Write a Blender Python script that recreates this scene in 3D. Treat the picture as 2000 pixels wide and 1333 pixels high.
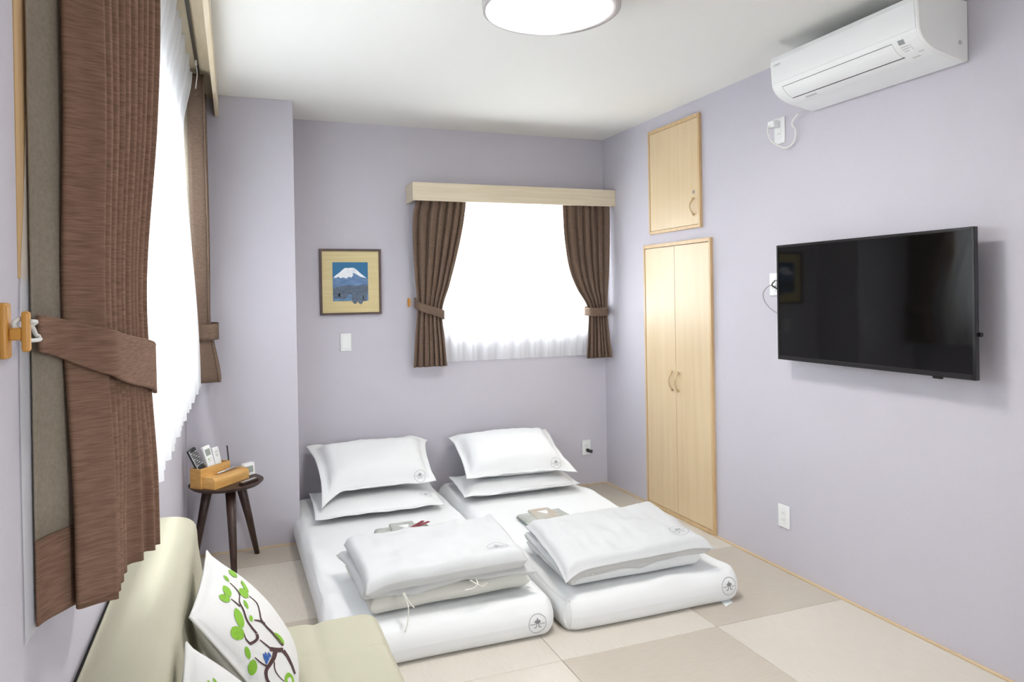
import bpy, bmesh, math, random
from mathutils import Vector, Matrix, noise
from mathutils.bvhtree import BVHTree

for o in list(bpy.data.objects):
    bpy.data.objects.remove(o)
scene = bpy.context.scene
COL = scene.collection
random.seed(7)

# ------------------------------------------------------------------ camera
F_PX, CX, CY = 1405.21, 1000.0, 581.23
YAW, PITCH, ROLL, CAM_H = 0.368087, -0.004268, -0.016555, 1.33058
_f = Vector((math.sin(YAW) * math.cos(PITCH), math.cos(YAW) * math.cos(PITCH), math.sin(PITCH)))
_r = Vector((math.cos(YAW), -math.sin(YAW), 0))
_u = _r.cross(_f)
CAM_R = math.cos(ROLL) * _r + math.sin(ROLL) * _u
CAM_U = -math.sin(ROLL) * _r + math.cos(ROLL) * _u
CAM_F = _f
CAM_O = Vector((0, 0, CAM_H))
cam = bpy.data.cameras.new('camera')
cam.sensor_fit = 'HORIZONTAL'
cam.sensor_width = 36
cam.lens = F_PX * 36 / 2000
cam.shift_y = -(666.5 - CY) / 2000
cam.clip_start = 0.02
cam_o = bpy.data.objects.new('camera', cam)
COL.objects.link(cam_o)
cam_o.matrix_world = Matrix(((CAM_R.x, CAM_U.x, -CAM_F.x, 0), (CAM_R.y, CAM_U.y, -CAM_F.y, 0),
                             (CAM_R.z, CAM_U.z, -CAM_F.z, CAM_H), (0, 0, 0, 1)))
scene.camera = cam_o

# ------------------------------------------------------------------ world, daylight, exposure
world = bpy.data.worlds.new('overcast_sky')
scene.world = world
world.use_nodes = True
bgn = world.node_tree.nodes['Background']
bgn.inputs['Color'].default_value = (0.93, 0.97, 1.0, 1)
bgn.inputs['Strength'].default_value = 7.5
_n = world.node_tree.nodes; _tc = _n.new('ShaderNodeTexCoord'); _sx = _n.new('ShaderNodeSeparateXYZ'); _rp = _n.new('ShaderNodeValToRGB')
_rp.color_ramp.elements[0].position = 0.46; _rp.color_ramp.elements[0].color = (0.24, 0.24, 0.23, 1)      # ground and houses below the horizon
_rp.color_ramp.elements[1].position = 0.54; _rp.color_ramp.elements[1].color = (0.97, 0.975, 0.985, 1)       # bright overcast sky
_mp = _n.new('ShaderNodeMapRange'); _mp.inputs['From Min'].default_value = -1; _mp.inputs['From Max'].default_value = 1
_l = world.node_tree.links; _l.new(_tc.outputs['Generated'], _sx.inputs[0]); _l.new(_sx.outputs['Z'], _mp.inputs['Value']); _l.new(_mp.outputs[0], _rp.inputs[0]); _l.new(_rp.outputs[0], bgn.inputs['Color'])
scene.view_settings.view_transform = 'Standard'
scene.view_settings.look = 'None'
scene.view_settings.gamma = 1
scene.view_settings.use_curve_mapping = False
scene.view_settings.exposure = 2.42
LAMP_STRENGTH = 10.0
scene.cycles.adaptive_threshold = 0.015
scene.cycles.max_bounces = 8
scene.cycles.diffuse_bounces = 4
scene.cycles.glossy_bounces = 4
scene.cycles.transparent_max_bounces = 8

# room numbers
XL, XR, YB, YP, XP, YF, H = -0.245, 2.422, 4.477, 4.068, 0.312, -1.75, 2.4
WL = (1.16, 3.72, 1.08, 2.13)      # window in left wall  y0 y1 z0 z1
FILL_WIN = (1.45, 2.25, 0.85, 2.05)      # added, unseen window behind the viewer, for fill light
WB = (1.25, 2.32, 1.10, 1.955)      # window in back wall  x0 x1 z0 z1
def portal(name, loc, rot, sx, sy):
    l = bpy.data.lights.new(name, 'AREA')
    l.shape = 'RECTANGLE'; l.size = sx; l.size_y = sy
    l.cycles.is_portal = True
    o = bpy.data.objects.new(name, l); COL.objects.link(o)
    o.location = loc; o.rotation_euler = rot
portal('daylight_portal', (XL - 0.13, (WL[0] + WL[1]) / 2, (WL[2] + WL[3]) / 2), (0, -math.pi / 2, 0), WL[3] - WL[2], WL[1] - WL[0])
portal('daylight_portal', ((WB[0] + WB[1]) / 2, YB + 0.13, (WB[2] + WB[3]) / 2), (-math.pi / 2, 0, 0), WB[1] - WB[0], WB[3] - WB[2])

portal('daylight_portal', ((FILL_WIN[0] + FILL_WIN[1]) / 2, YF - 0.13, (FILL_WIN[2] + FILL_WIN[3]) / 2), (math.pi / 2, 0, 0), FILL_WIN[1] - FILL_WIN[0], FILL_WIN[3] - FILL_WIN[2])  # portal of the added fill window

# ------------------------------------------------------------------ helpers
def V(*a):
    return Vector(a)

def obj(name, me, mat=None, parent=None, smooth=False):
    if isinstance(me, bmesh.types.BMesh):
        m = bpy.data.meshes.new(name)
        bmesh.ops.recalc_face_normals(me, faces=me.faces)
        me.to_mesh(m); me.free(); me = m
    o = bpy.data.objects.new(name, me)
    COL.objects.link(o)
    if mat is not None:
        me.materials.clear(); me.materials.append(mat)
    if parent is not None:
        o.parent = parent
        o.matrix_parent_inverse = parent.matrix_world.inverted() if parent.type == 'EMPTY' and False else Matrix()
        if parent.type == 'EMPTY' or True:
            # vertices are given in world coordinates: cancel the parent's offset
            p = parent; off = Vector()
            while p is not None:
                off += p.location; p = p.parent
            o.location = -off
    if smooth:
        for p in me.polygons: p.use_smooth = True
    return o

def tag(o, label, cat, group=None):
    o['label'] = label; o['category'] = cat
    if group: o['group'] = group
    return o

def thing(name, label, cat, loc=(0, 0, 0), group=None):
    o = bpy.data.objects.new(name, None)
    COL.objects.link(o)
    o.empty_display_size = 0.05
    o.location = loc
    return tag(o, label, cat, group)

def struct(name, me, mat, parent=None, label=None):
    o = obj(name, me, mat, parent)
    if parent is None: o['kind'] = 'structure'
    if label: o['label'] = label
    return o

def box(bm, a, b, bev=0.0, seg=2):
    a, b = Vector(a), Vector(b)
    lo = Vector((min(a.x, b.x), min(a.y, b.y), min(a.z, b.z))); hi = Vector((max(a.x, b.x), max(a.y, b.y), max(a.z, b.z)))
    vs = [bm.verts.new((x, y, z)) for x in (lo.x, hi.x) for y in (lo.y, hi.y) for z in (lo.z, hi.z)]
    fs = [(0, 1, 3, 2), (4, 6, 7, 5), (0, 4, 5, 1), (2, 3, 7, 6), (0, 2, 6, 4), (1, 5, 7, 3)]
    faces = [bm.faces.new([vs[i] for i in f]) for f in fs]
    if bev > 0:
        es = set(e for f in faces for e in f.edges)
        bmesh.ops.bevel(bm, geom=list(es), offset=bev, segments=seg, profile=0.5, affect='EDGES')
    return vs

def bx(a, b, bev=0.0, seg=2):
    bm = bmesh.new(); box(bm, a, b, bev, seg); return bm

def grid_mesh(name, rows, close_u=False):
    vs = [p for r in rows for p in r]
    n = len(rows[0]); fs = []
    for i in range(len(rows) - 1):
        for j in range(n - (0 if close_u else 1)):
            k = (j + 1) % n
            fs.append((i * n + j, i * n + k, (i + 1) * n + k, (i + 1) * n + j))
    m = bpy.data.meshes.new(name)
    m.from_pydata([tuple(v) for v in vs], [], fs); m.update()
    return m

def frame_from(d):
    d = d.normalized()
    a = V(0, 0, 1) if abs(d.z) < 0.9 else V(1, 0, 0)
    x = d.cross(a).normalized(); y = d.cross(x).normalized()
    return x, y

def tube(bm, pts, rad, n=8, cap=True):
    pts = [Vector(p) for p in pts]
    if not isinstance(rad, (list, tuple)): rad = [rad] * len(pts)
    rings = []; px = None
    for i, p in enumerate(pts):
        d = (pts[min(i + 1, len(pts) - 1)] - pts[max(i - 1, 0)]).normalized()
        if px is None: x, y = frame_from(d)
        else:
            x = (px - d * px.dot(d)).normalized(); y = d.cross(x)
        px = x
        rings.append([bm.verts.new(p + (x * math.cos(2 * math.pi * k / n) + y * math.sin(2 * math.pi * k / n)) * rad[i]) for k in range(n)])
    for a, b in zip(rings, rings[1:]):
        for k in range(n):
            bm.faces.new((a[k], a[(k + 1) % n], b[(k + 1) % n], b[k]))
    if cap:
        bm.faces.new(rings[0][::-1]); bm.faces.new(rings[-1])

def tb(pts, rad, n=8):
    bm = bmesh.new(); tube(bm, pts, rad, n); return bm

def spline(pts, n=8):
    pts = [Vector(p) for p in pts]; out = []
    for i in range(len(pts) - 1):
        p0 = pts[max(i - 1, 0)]; p1 = pts[i]; p2 = pts[i + 1]; p3 = pts[min(i + 2, len(pts) - 1)]
        for k in range(n):
            t = k / n
            out.append(0.5 * ((2 * p1) + (p2 - p0) * t + (2 * p0 - 5 * p1 + 4 * p2 - p3) * t * t + (3 * p1 - p0 - 3 * p2 + p3) * t ** 3))
    out.append(pts[-1]); return out

def lathe(bm, prof, c, n=48, cap0=True, cap1=True):
    rings = [[bm.verts.new((c[0] + r * math.cos(2 * math.pi * k / n), c[1] + r * math.sin(2 * math.pi * k / n), z)) for k in range(n)] for r, z in prof]
    for a, b in zip(rings, rings[1:]):
        for k in range(n):
            bm.faces.new((a[k], a[(k + 1) % n], b[(k + 1) % n], b[k]))
    if cap0: bm.faces.new(rings[0][::-1])
    if cap1: bm.faces.new(rings[-1])

def prism(bm, prof, off):
    """closed outline (list of Vector) extruded along off"""
    a = [bm.verts.new(p) for p in prof]; b = [bm.verts.new(Vector(p) + off) for p in prof]
    n = len(prof)
    bm.faces.new(a); bm.faces.new(b[::-1])
    for i in range(n):
        bm.faces.new((a[i], b[i], b[(i + 1) % n], a[(i + 1) % n]))

def lerp(a, b, t): return a + (b - a) * t
def smooth(t):
    t = max(0.0, min(1.0, t)); return t * t * (3 - 2 * t)
def interp(tab, x):
    """smooth curve through the table's points"""
    n = len(tab)
    if x <= tab[0][0]: return tab[0][1]
    if x >= tab[-1][0]: return tab[-1][1]
    def slope(i):
        a, b = tab[max(i - 1, 0)], tab[min(i + 1, n - 1)]
        return (b[1] - a[1]) / (b[0] - a[0])
    for i in range(n - 1):
        (x0, y0), (x1, y1) = tab[i], tab[i + 1]
        if x <= x1:
            h = x1 - x0; t = (x - x0) / h; m0, m1 = slope(i) * h, slope(i + 1) * h
            return (2 * t ** 3 - 3 * t * t + 1) * y0 + (t ** 3 - 2 * t * t + t) * m0 + (3 * t * t - 2 * t ** 3) * y1 + (t ** 3 - t * t) * m1
def nz(p, s, k=0): return noise.noise(Vector(p) * s + Vector((k * 13.7, k * 7.1, k * 3.3)))

def ray_px(u, v):
    return (CAM_F + CAM_R * ((u - CX) / F_PX) - CAM_U * ((v - CY) / F_PX)).normalized()

# ------------------------------------------------------------------ materials
def new_mat(name):
    m = bpy.data.materials.new(name); m.use_nodes = True
    nt = m.node_tree; b = nt.nodes['Principled BSDF']
    return m, nt, b

def simple(name, col, rough=0.5, metal=0.0, spec=0.5, var=0.03, scale=40, bump=0.0, coat=0.0):
    m, nt, b = new_mat(name)
    b.inputs['Roughness'].default_value = rough; b.inputs['Metallic'].default_value = metal
    b.inputs['Specular IOR Level'].default_value = spec
    b.inputs['Coat Weight'].default_value = coat
    tc = nt.nodes.new('ShaderNodeTexCoord'); n = nt.nodes.new('ShaderNodeTexNoise')
    n.inputs['Scale'].default_value = scale; n.inputs['Detail'].default_value = 3
    nt.links.new(tc.outputs['Object'], n.inputs['Vector'])
    mx = nt.nodes.new('ShaderNodeMix'); mx.data_type = 'RGBA'
    mx.inputs['A'].default_value = tuple(c * (1 - var) for c in col) + (1,)
    mx.inputs['B'].default_value = tuple(min(1, c * (1 + var)) for c in col) + (1,)
    nt.links.new(n.outputs['Fac'], mx.inputs['Factor'])
    nt.links.new(mx.outputs['Result'], b.inputs['Base Color'])
    if bump:
        bp = nt.nodes.new('ShaderNodeBump'); bp.inputs['Strength'].default_value = bump; bp.inputs['Distance'].default_value = 0.002
        nt.links.new(n.outputs['Fac'], bp.inputs['Height']); nt.links.new(bp.outputs['Normal'], b.inputs['Normal'])
    return m

def streaky(name, c1, c2, sc, rough=0.6, bump=0.15, detail=4, dist=0.0, lo=0.3, hi=0.7, spec=0.5):
    """noise stretched along one axis: wood grain, slubbed cloth, woven rush"""
    m, nt, b = new_mat(name)
    b.inputs['Roughness'].default_value = rough; b.inputs['Specular IOR Level'].default_value = spec
    tc = nt.nodes.new('ShaderNodeTexCoord'); mp = nt.nodes.new('ShaderNodeMapping')
    mp.inputs['Scale'].default_value = sc
    n = nt.nodes.new('ShaderNodeTexNoise'); n.inputs['Scale'].default_value = 1; n.inputs['Detail'].default_value = detail
    n.inputs['Distortion'].default_value = dist
    rp = nt.nodes.new('ShaderNodeValToRGB')
    rp.color_ramp.elements[0].position = lo; rp.color_ramp.elements[0].color = tuple(c1) + (1,)
    rp.color_ramp.elements[1].position = hi; rp.color_ramp.elements[1].color = tuple(c2) + (1,)
    nt.links.new(tc.outputs['Object'], mp.inputs['Vector']); nt.links.new(mp.outputs['Vector'], n.inputs['Vector'])
    nt.links.new(n.outputs['Fac'], rp.inputs['Fac']); nt.links.new(rp.outputs['Color'], b.inputs['Base Color'])
    bp = nt.nodes.new('ShaderNodeBump'); bp.inputs['Strength'].default_value = bump; bp.inputs['Distance'].default_value = 0.002
    nt.links.new(n.outputs['Fac'], bp.inputs['Height']); nt.links.new(bp.outputs['Normal'], b.inputs['Normal'])
    return m

MT = {}
MT['wall'] = simple('lavender_wallpaper', (0.570, 0.546, 0.606), 0.75, var=0.03, scale=160, bump=0.12, spec=0.25)
MT['ceiling'] = simple('ceiling_paper', (0.82, 0.812, 0.785), 0.85, var=0.015, scale=120, bump=0.08, spec=0.2)
MT['render'] = simple('sky_blocker_grey', (0.40, 0.41, 0.43), 0.9, var=0.04, scale=6)  # only used on the added sky blocker
MT['subfloor'] = simple('plywood_subfloor', (0.35, 0.27, 0.18), 0.8)
TAT_L = streaky('tatami_sheen_light', (0.615, 0.565, 0.495), (0.665, 0.615, 0.540), (260, 14, 60), 0.6, 0.12, spec=0.35)  # view-dependent weave sheen painted in as fixed light and dark colours
TAT_D = streaky('tatami_sheen_dark', (0.51, 0.452, 0.382), (0.565, 0.508, 0.432), (14, 260, 60), 0.6, 0.12, spec=0.35)
MT['oak_v'] = streaky('pale_oak_vertical', (0.655, 0.50, 0.305), (0.70, 0.55, 0.35), (30, 26, 1.6), 0.38, 0.03)
MT['oak_frame'] = streaky('oak_frame', (0.58, 0.39, 0.20), (0.66, 0.47, 0.26), (30, 30, 3), 0.4, 0.03)
MT['pelmet_x'] = streaky('pale_wood_grain_x', (0.66, 0.565, 0.41), (0.74, 0.655, 0.50), (2.5, 40, 60), 0.45, 0.04)
MT['pelmet_y'] = streaky('pale_wood_grain_y', (0.64, 0.53, 0.36), (0.74, 0.64, 0.47), (40, 2.5, 60), 0.45, 0.04)
MT['pine'] = streaky('pine_casing', (0.58, 0.36, 0.15), (0.72, 0.50, 0.26), (60, 60, 3), 0.45, 0.05, dist=0.6)
MT['edging'] = streaky('tatami_edging_wood', (0.60, 0.44, 0.26), (0.68, 0.53, 0.33), (20, 3, 20), 0.5, 0.03)
MT['brown'] = streaky('brown_slub_cloth', (0.150, 0.084, 0.056), (0.300, 0.182, 0.128), (34, 34, 520), 0.85, 0.35, detail=4, spec=0.15, lo=0.22, hi=0.78)
MT['brown_b'] = streaky('brown_cloth', (0.138, 0.092, 0.067), (0.200, 0.140, 0.105), (60, 60, 240), 0.85, 0.3, detail=5, spec=0.15)
MT['lining'] = streaky('taupe_lining', (0.265, 0.222, 0.172), (0.320, 0.272, 0.216), (180, 180, 180), 0.85, 0.2, spec=0.15)
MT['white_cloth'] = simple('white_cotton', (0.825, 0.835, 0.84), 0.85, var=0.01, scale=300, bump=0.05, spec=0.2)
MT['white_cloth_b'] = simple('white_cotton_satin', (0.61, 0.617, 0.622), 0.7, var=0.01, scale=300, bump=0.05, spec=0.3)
MT['cream_cloth'] = simple('ivory_cotton', (0.73, 0.72, 0.66), 0.85, var=0.01, scale=200, bump=0.05, spec=0.2)
MT['emblem'] = simple('grey_embroidery', (0.38, 0.39, 0.41), 0.8, var=0.05)
MT['emblem_d'] = simple('dark_grey_embroidery', (0.27, 0.27, 0.285), 0.8, var=0.05)
MT['sofa'] = simple('pale_yellow_green_upholstery', (0.495, 0.475, 0.37), 0.9, var=0.05, scale=350, bump=0.35, spec=0.15)
MT['black'] = simple('black_base_cloth', (0.03, 0.028, 0.03), 0.8)
MT['cushion'] = simple('white_canvas', (0.74, 0.735, 0.72), 0.9, var=0.015, scale=400, bump=0.2, spec=0.15)
MT['leaf'] = simple('leaf_print_green', (0.22, 0.46, 0.035), 0.85, var=0.12, scale=25)
MT['branch'] = simple('branch_print_brown', (0.075, 0.035, 0.035), 0.85)
MT['blue'] = simple('blue_print', (0.035, 0.12, 0.40), 0.85)
MT['walnut'] = streaky('dark_walnut', (0.030, 0.014, 0.010), (0.060, 0.030, 0.022), (12, 60, 12), 0.42, 0.05)
MT['box'] = streaky('honey_wood', (0.60, 0.32, 0.085), (0.72, 0.43, 0.15), (20, 4, 50), 0.45, 0.03)
MT['box_in'] = simple('honey_wood_dark', (0.42, 0.21, 0.06), 0.6)
MT['plastic'] = simple('white_plastic', (0.83, 0.84, 0.84), 0.35, var=0.005)
MT['plastic_g'] = simple('light_grey_plastic', (0.62, 0.63, 0.63), 0.4, var=0.01)
MT['ac_side'] = simple('ac_white_matte', (0.88, 0.88, 0.87), 0.5, var=0.005)
MT['ac'] = simple('ac_white_satin', (0.86, 0.87, 0.87), 0.4, var=0.005)
MT['seam'] = simple('dark_seam', (0.05, 0.05, 0.05), 0.7)
MT['grey_print'] = simple('grey_print', (0.30, 0.31, 0.32), 0.6)
MT['lgrey_print'] = simple('light_grey_print', (0.60, 0.60, 0.60), 0.6)
MT['blk_plastic'] = simple('black_gloss_plastic', (0.012, 0.012, 0.013), 0.22, var=0.02)
MT['screen'] = simple('black_screen', (0.004, 0.004, 0.004), 0.05, var=0.02, spec=0.32)
MT['dk_plastic'] = simple('charcoal_plastic', (0.035, 0.040, 0.045), 0.35)
MT['silver'] = simple('silver_plastic', (0.75, 0.76, 0.78), 0.25, metal=0.6)
MT['lcd'] = simple('lcd_grey', (0.30, 0.33, 0.30), 0.25)
MT['brass'] = simple('antique_brass', (0.60, 0.45, 0.26), 0.45, metal=0.35)
MT['steel'] = simple('steel', (0.7, 0.7, 0.7), 0.25, metal=1.0)
MT['hook'] = simple('orange_plastic_wood', (0.62, 0.30, 0.055), 0.45)
MT['cord'] = simple('white_cord', (0.80, 0.80, 0.77), 0.7)
MT['grey_cable'] = simple('grey_cable', (0.36, 0.36, 0.37), 0.5)
MT['rail'] = simple('bronze_rail', (0.035, 0.022, 0.014), 0.4)
MT['alu'] = simple('white_aluminium', (0.75, 0.76, 0.77), 0.35, metal=0.2)
MT['pframe'] = streaky('dark_picture_frame', (0.05, 0.025, 0.020), (0.09, 0.045, 0.035), (30, 30, 30), 0.4, 0.03)
MT['mat'] = streaky('straw_mat_board', (0.64, 0.52, 0.27), (0.71, 0.60, 0.34), (4, 40, 120), 0.8, 0.1)
MT['p_sky'] = simple('print_blue_sky', (0.022, 0.155, 0.33), 0.6, var=0.1, scale=10)
MT['p_mtn'] = streaky('print_blue_mountain', (0.07, 0.16, 0.33), (0.16, 0.26, 0.45), (30, 30, 60), 0.6, 0.0)
MT['p_snow'] = streaky('print_snow', (0.55, 0.62, 0.72), (0.85, 0.88, 0.92), (40, 40, 12), 0.6, 0.0, lo=0.25, hi=0.5)
MT['p_hill'] = streaky('print_hills', (0.05, 0.085, 0.13), (0.13, 0.16, 0.22), (60, 60, 160), 0.6, 0.0)
MT['p_lake'] = streaky('print_lake', (0.06, 0.13, 0.24), (0.16, 0.29, 0.46), (20, 20, 200), 0.6, 0.0)
MT['yuk'] = streaky('sage_grey_yukata_cloth', (0.38, 0.40, 0.37), (0.52, 0.53, 0.50), (25, 25, 25), 0.85, 0.1)
MT['yuk_b'] = streaky('beige_patterned_cloth', (0.50, 0.40, 0.31), (0.50, 0.50, 0.46), (18, 18, 18), 0.85, 0.1)
MT['yuk_edge'] = simple('grey_green_hem', (0.20, 0.24, 0.23), 0.85)
MT['obi'] = streaky('dark_red_sash', (0.19, 0.012, 0.025), (0.30, 0.035, 0.05), (30, 90, 30), 0.75, 0.1)
MT['lamp_band'] = simple('brown_lamp_band', (0.16, 0.12, 0.11), 0.35)
MT['lamp_rim'] = simple('clear_acrylic_rim', (0.46, 0.43, 0.43), 0.12, var=0.01)
MT['label'] = simple('care_label_white', (0.80, 0.84, 0.84), 0.7)

# sheer curtain cloth
m, nt, b = new_mat('sheer_voile'); MT['sheer'] = m
out = nt.nodes['Material Output']
nt.nodes.remove(b)
df = nt.nodes.new('ShaderNodeBsdfDiffuse'); df.inputs['Color'].default_value = (0.88, 0.89, 0.90, 1)
tl = nt.nodes.new('ShaderNodeBsdfTranslucent'); tl.inputs['Color'].default_value = (0.90, 0.91, 0.92, 1)
tp = nt.nodes.new('ShaderNodeBsdfTransparent')
m1 = nt.nodes.new('ShaderNodeMixShader'); m1.inputs[0].default_value = 0.55
m2 = nt.nodes.new('ShaderNodeMixShader')
wv = nt.nodes.new('ShaderNodeTexNoise'); wv.inputs['Scale'].default_value = 900
tcn = nt.nodes.new('ShaderNodeTexCoord'); nt.links.new(tcn.outputs['Object'], wv.inputs['Vector'])
mr = nt.nodes.new('ShaderNodeMapRange'); mr.inputs['To Min'].default_value = 0.06; mr.inputs['To Max'].default_value = 0.14
nt.links.new(wv.outputs['Fac'], mr.inputs['Value']); nt.links.new(mr.outputs['Result'], m2.inputs[0])
nt.links.new(df.outputs[0], m1.inputs[1]); nt.links.new(tl.outputs[0], m1.inputs[2])
nt.links.new(m1.outputs[0], m2.inputs[1]); nt.links.new(tp.outputs[0], m2.inputs[2])
nt.links.new(m2.outputs[0], out.inputs['Surface'])
# window glass: clear with a faint reflection
m, nt, b = new_mat('window_glass'); MT['glass'] = m
out = nt.nodes['Material Output']; nt.nodes.remove(b)
tp = nt.nodes.new('ShaderNodeBsdfTransparent'); tp.inputs['Color'].default_value = (0.93, 0.95, 0.95, 1)
gl = nt.nodes.new('ShaderNodeBsdfGlossy'); gl.inputs['Roughness'].default_value = 0.02
mx = nt.nodes.new('ShaderNodeMixShader'); mx.inputs[0].default_value = 0.06
nt.links.new(tp.outputs[0], mx.inputs[1]); nt.links.new(gl.outputs[0], mx.inputs[2]); nt.links.new(mx.outputs[0], out.inputs['Surface'])
# lamp diffuser
m, nt, b = new_mat('lamp_diffuser'); MT['diffuser'] = m
b.inputs['Base Color'].default_value = (0.9, 0.9, 0.9, 1)
b.inputs['Emission Color'].default_value = (1.0, 0.965, 0.91, 1); b.inputs['Emission Strength'].default_value = LAMP_STRENGTH

# ------------------------------------------------------------------ setting
TW = 0.12
def wall_with_hole(axis, c0, c1, a0, a1, z0, z1, hole):
    """solid wall slab between c0..c1 across, a0..a1 along, with one window opening"""
    bm = bmesh.new()
    h0, h1, g0, g1 = hole
    for (p0, p1, q0, q1) in ((a0, h0, z0, z1), (h1, a1, z0, z1), (h0, h1, z0, g0), (h0, h1, g1, z1)):
        if axis == 'x': box(bm, (c0, p0, q0), (c1, p1, q1))
        else: box(bm, (p0, c0, q0), (p1, c1, q1))
    return bm

fl = struct('floor', bx((XL - TW, YF - TW, -0.10), (XR + TW, YB + TW, -0.03)), MT['subfloor'])
# tatami mats, each its own board with a gap
txs = [XL, 0.422, 1.086, 1.762, XR - 0.018]
tys = [YB - 0.018, 3.800, 3.083, 2.370, 1.660, 0.950, 0.240, -0.470, -1.180, YF]
dark = {(3, 2), (2, 3), (0, 0), (3, 0), (1, 1), (2, 5), (3, 4), (1, 5), (0, 4), (2, 7), (3, 6), (1, 7), (0, 6), (0, 2)}  # mats that get the darker tone of the painted sheen
tm = {}
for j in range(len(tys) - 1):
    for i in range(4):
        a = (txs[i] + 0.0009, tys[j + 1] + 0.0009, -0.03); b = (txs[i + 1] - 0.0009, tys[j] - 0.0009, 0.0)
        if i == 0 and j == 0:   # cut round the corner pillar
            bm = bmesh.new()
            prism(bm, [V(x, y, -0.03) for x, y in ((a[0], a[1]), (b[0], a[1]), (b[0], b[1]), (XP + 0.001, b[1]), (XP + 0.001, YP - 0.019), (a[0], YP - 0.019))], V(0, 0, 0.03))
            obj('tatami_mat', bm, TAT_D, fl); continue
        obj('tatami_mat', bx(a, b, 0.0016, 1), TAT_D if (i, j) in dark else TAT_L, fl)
struct('ceiling', bx((XL - TW, YF - TW, H), (XR + TW, YB + TW, H + 0.1)), MT['ceiling'])
struct('wall_left', wall_with_hole('x', XL - TW, XL, YF - TW, YB + TW, -0.03, H, WL), MT['wall'])
struct('wall_back', wall_with_hole('y', YB, YB + TW, XL, XR + TW, -0.03, H, WB), MT['wall'])
struct('wall_right', bx((XR, YF - TW, -0.03), (XR + TW, YB, H)), MT['wall'])
struct('wall_front', wall_with_hole('y', YF - TW, YF, XL, XR, -0.03, H, FILL_WIN), MT['wall'])  # its opening is only for the added fill window
struct('wall_sky_blocker', bx((-2.35, -4.0, -3.2), (-2.15, 9.0, 8.5)), MT['render'])  # added outside the left window to block sky and dim it
struct('wall_corner', bx((XL, YP, -0.03), (XP, YB, H), 0.003, 2), MT['wall'])
struct('trim_1', bx((XR - 0.018, YF, -0.03), (XR - 0.0005, YB, 0.004), 0.001, 1), MT['edging'])
struct('trim_2', bx((XP, YB - 0.018, -0.03), (XR - 0.019, YB - 0.0005, 0.004), 0.001, 1), MT['edging'])
struct('trim_3', bx((XL, YP - 0.018, -0.03), (XP, YP - 0.0005, 0.004), 0.001, 1), MT['edging'])

def window(name, axis, c, hole, mullions):
    """aluminium sash window sitting in the wall's opening; c = coordinate of the wall's inner face, going outward by sgn"""
    h0, h1, g0, g1 = hole
    sg = -1 if axis == 'x' or c < 0 else 1
    def P(a, d, z):
        return (c + sg * d, a, z) if axis == 'x' else (a, c + sg * d, z)
    bm = bmesh.new(); w = 0.04
    for (p0, p1, q0, q1) in ((h0, h0 + w, g0, g1), (h1 - w, h1, g0, g1), (h0 + w, h1 - w, g0, g0 + w), (h0 + w, h1 - w, g1 - w, g1)):
        box(bm, P(p0, 0.05, q0), P(p1, 0.11, q1), 0.002, 1)
    fr = struct(name, bm, MT['alu'])
    n = mullions + 1; L = (h1 - h0 - 2 * w) / n
    for k in range(n):
        s0 = h0 + w + k * L; s1 = s0 + L; d = 0.066 + 0.016 * (k % 2)
        bm = bmesh.new(); t = 0.032
        for (p0, p1, q0, q1) in ((s0, s0 + t, g0 + w, g1 - w), (s1 - t, s1, g0 + w, g1 - w), (s0 + t, s1 - t, g0 + w, g0 + w + t), (s0 + t, s1 - t, g1 - w - t, g1 - w)):
            box(bm, P(p0, d, q0), P(p1, d + 0.014, q1))
        sash = obj('window_sash', bm, MT['alu'], fr)
        obj('window_pane', bx(P(s0 + t, d + 0.005, g0 + w + t), P(s1 - t, d + 0.009, g1 - w - t)), MT['glass'], sash)
    return fr
w1 = window('window_1', 'x', XL, WL, 1)
w2 = window('window_2', 'y', YB, WB, 1)
w_fill = window('window_added_fill', 'y', YF, FILL_WIN, 1)  # added to throw fill light from behind the viewer, never in view
# pine casing around the left window (its near jamb shows at the frame's edge)
for nm, a, b in (('window_casing', (XL, 1.030, 1.36), (XL + 0.0012, WL[0], WL[3] + 0.05)),
                 ('window_casing', (XL, WL[1], WL[2] - 0.06), (XL + 0.004, WL[1] + 0.07, WL[3] + 0.05))):
    obj(nm, bx(a, b), MT['pine'], w1)

# ------------------------------------------------------------------ cloth builders
def spaced(n, k=0.0):
    """0..1 samples, denser towards both ends when k > 0"""
    out = []
    for i in range(n + 1):
        t = i / n
        out.append(lerp(t, 0.5 - 0.5 * math.cos(math.pi * t), k))
    return out

def slab_mesh(name, mid, top, bot, us, vs, disp=None):
    """closed cloth body: a mid surface, pushed up by top(u,v) and down by bot(u,v) along its normal"""
    T, B = [], []
    e = 0.01
    for v in vs:
        rt, rb = [], []
        for u in us:
            p = mid(u, v)
            du = mid(min(1, u + e), v) - mid(max(0, u - e), v); dv = mid(u, min(1, v + e)) - mid(u, max(0, v - e))
            n = du.cross(dv).normalized()
            q = p + n * top(u, v)
            if disp: q = q + n * disp(u, v, q)
            rt.append(q); rb.append(p - n * bot(u, v))
        T.append(rt); B.append(rb)
    nu, nv = len(us), len(vs)
    verts = [p for r in T for p in r] + [p for r in B for p in r]
    O = nu * nv; fs = []
    for i in range(nv - 1):
        for j in range(nu - 1):
            a = i * nu + j
            fs.append((a, a + 1, a + nu + 1, a + nu)); fs.append((O + a, O + a + nu, O + a + nu + 1, O + a + 1))
    ring = [j for j in range(nu)] + [i * nu + nu - 1 for i in range(1, nv)] + [(nv - 1) * nu + j for j in range(nu - 2, -1, -1)] + [i * nu for i in range(nv - 2, 0, -1)]
    for a, b in zip(ring, ring[1:] + ring[:1]):
        fs.append((a, O + a, O + b, b))
    me = bpy.data.meshes.new(name); me.from_pydata([tuple(p) for p in verts], [], fs); me.update()
    return me

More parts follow.
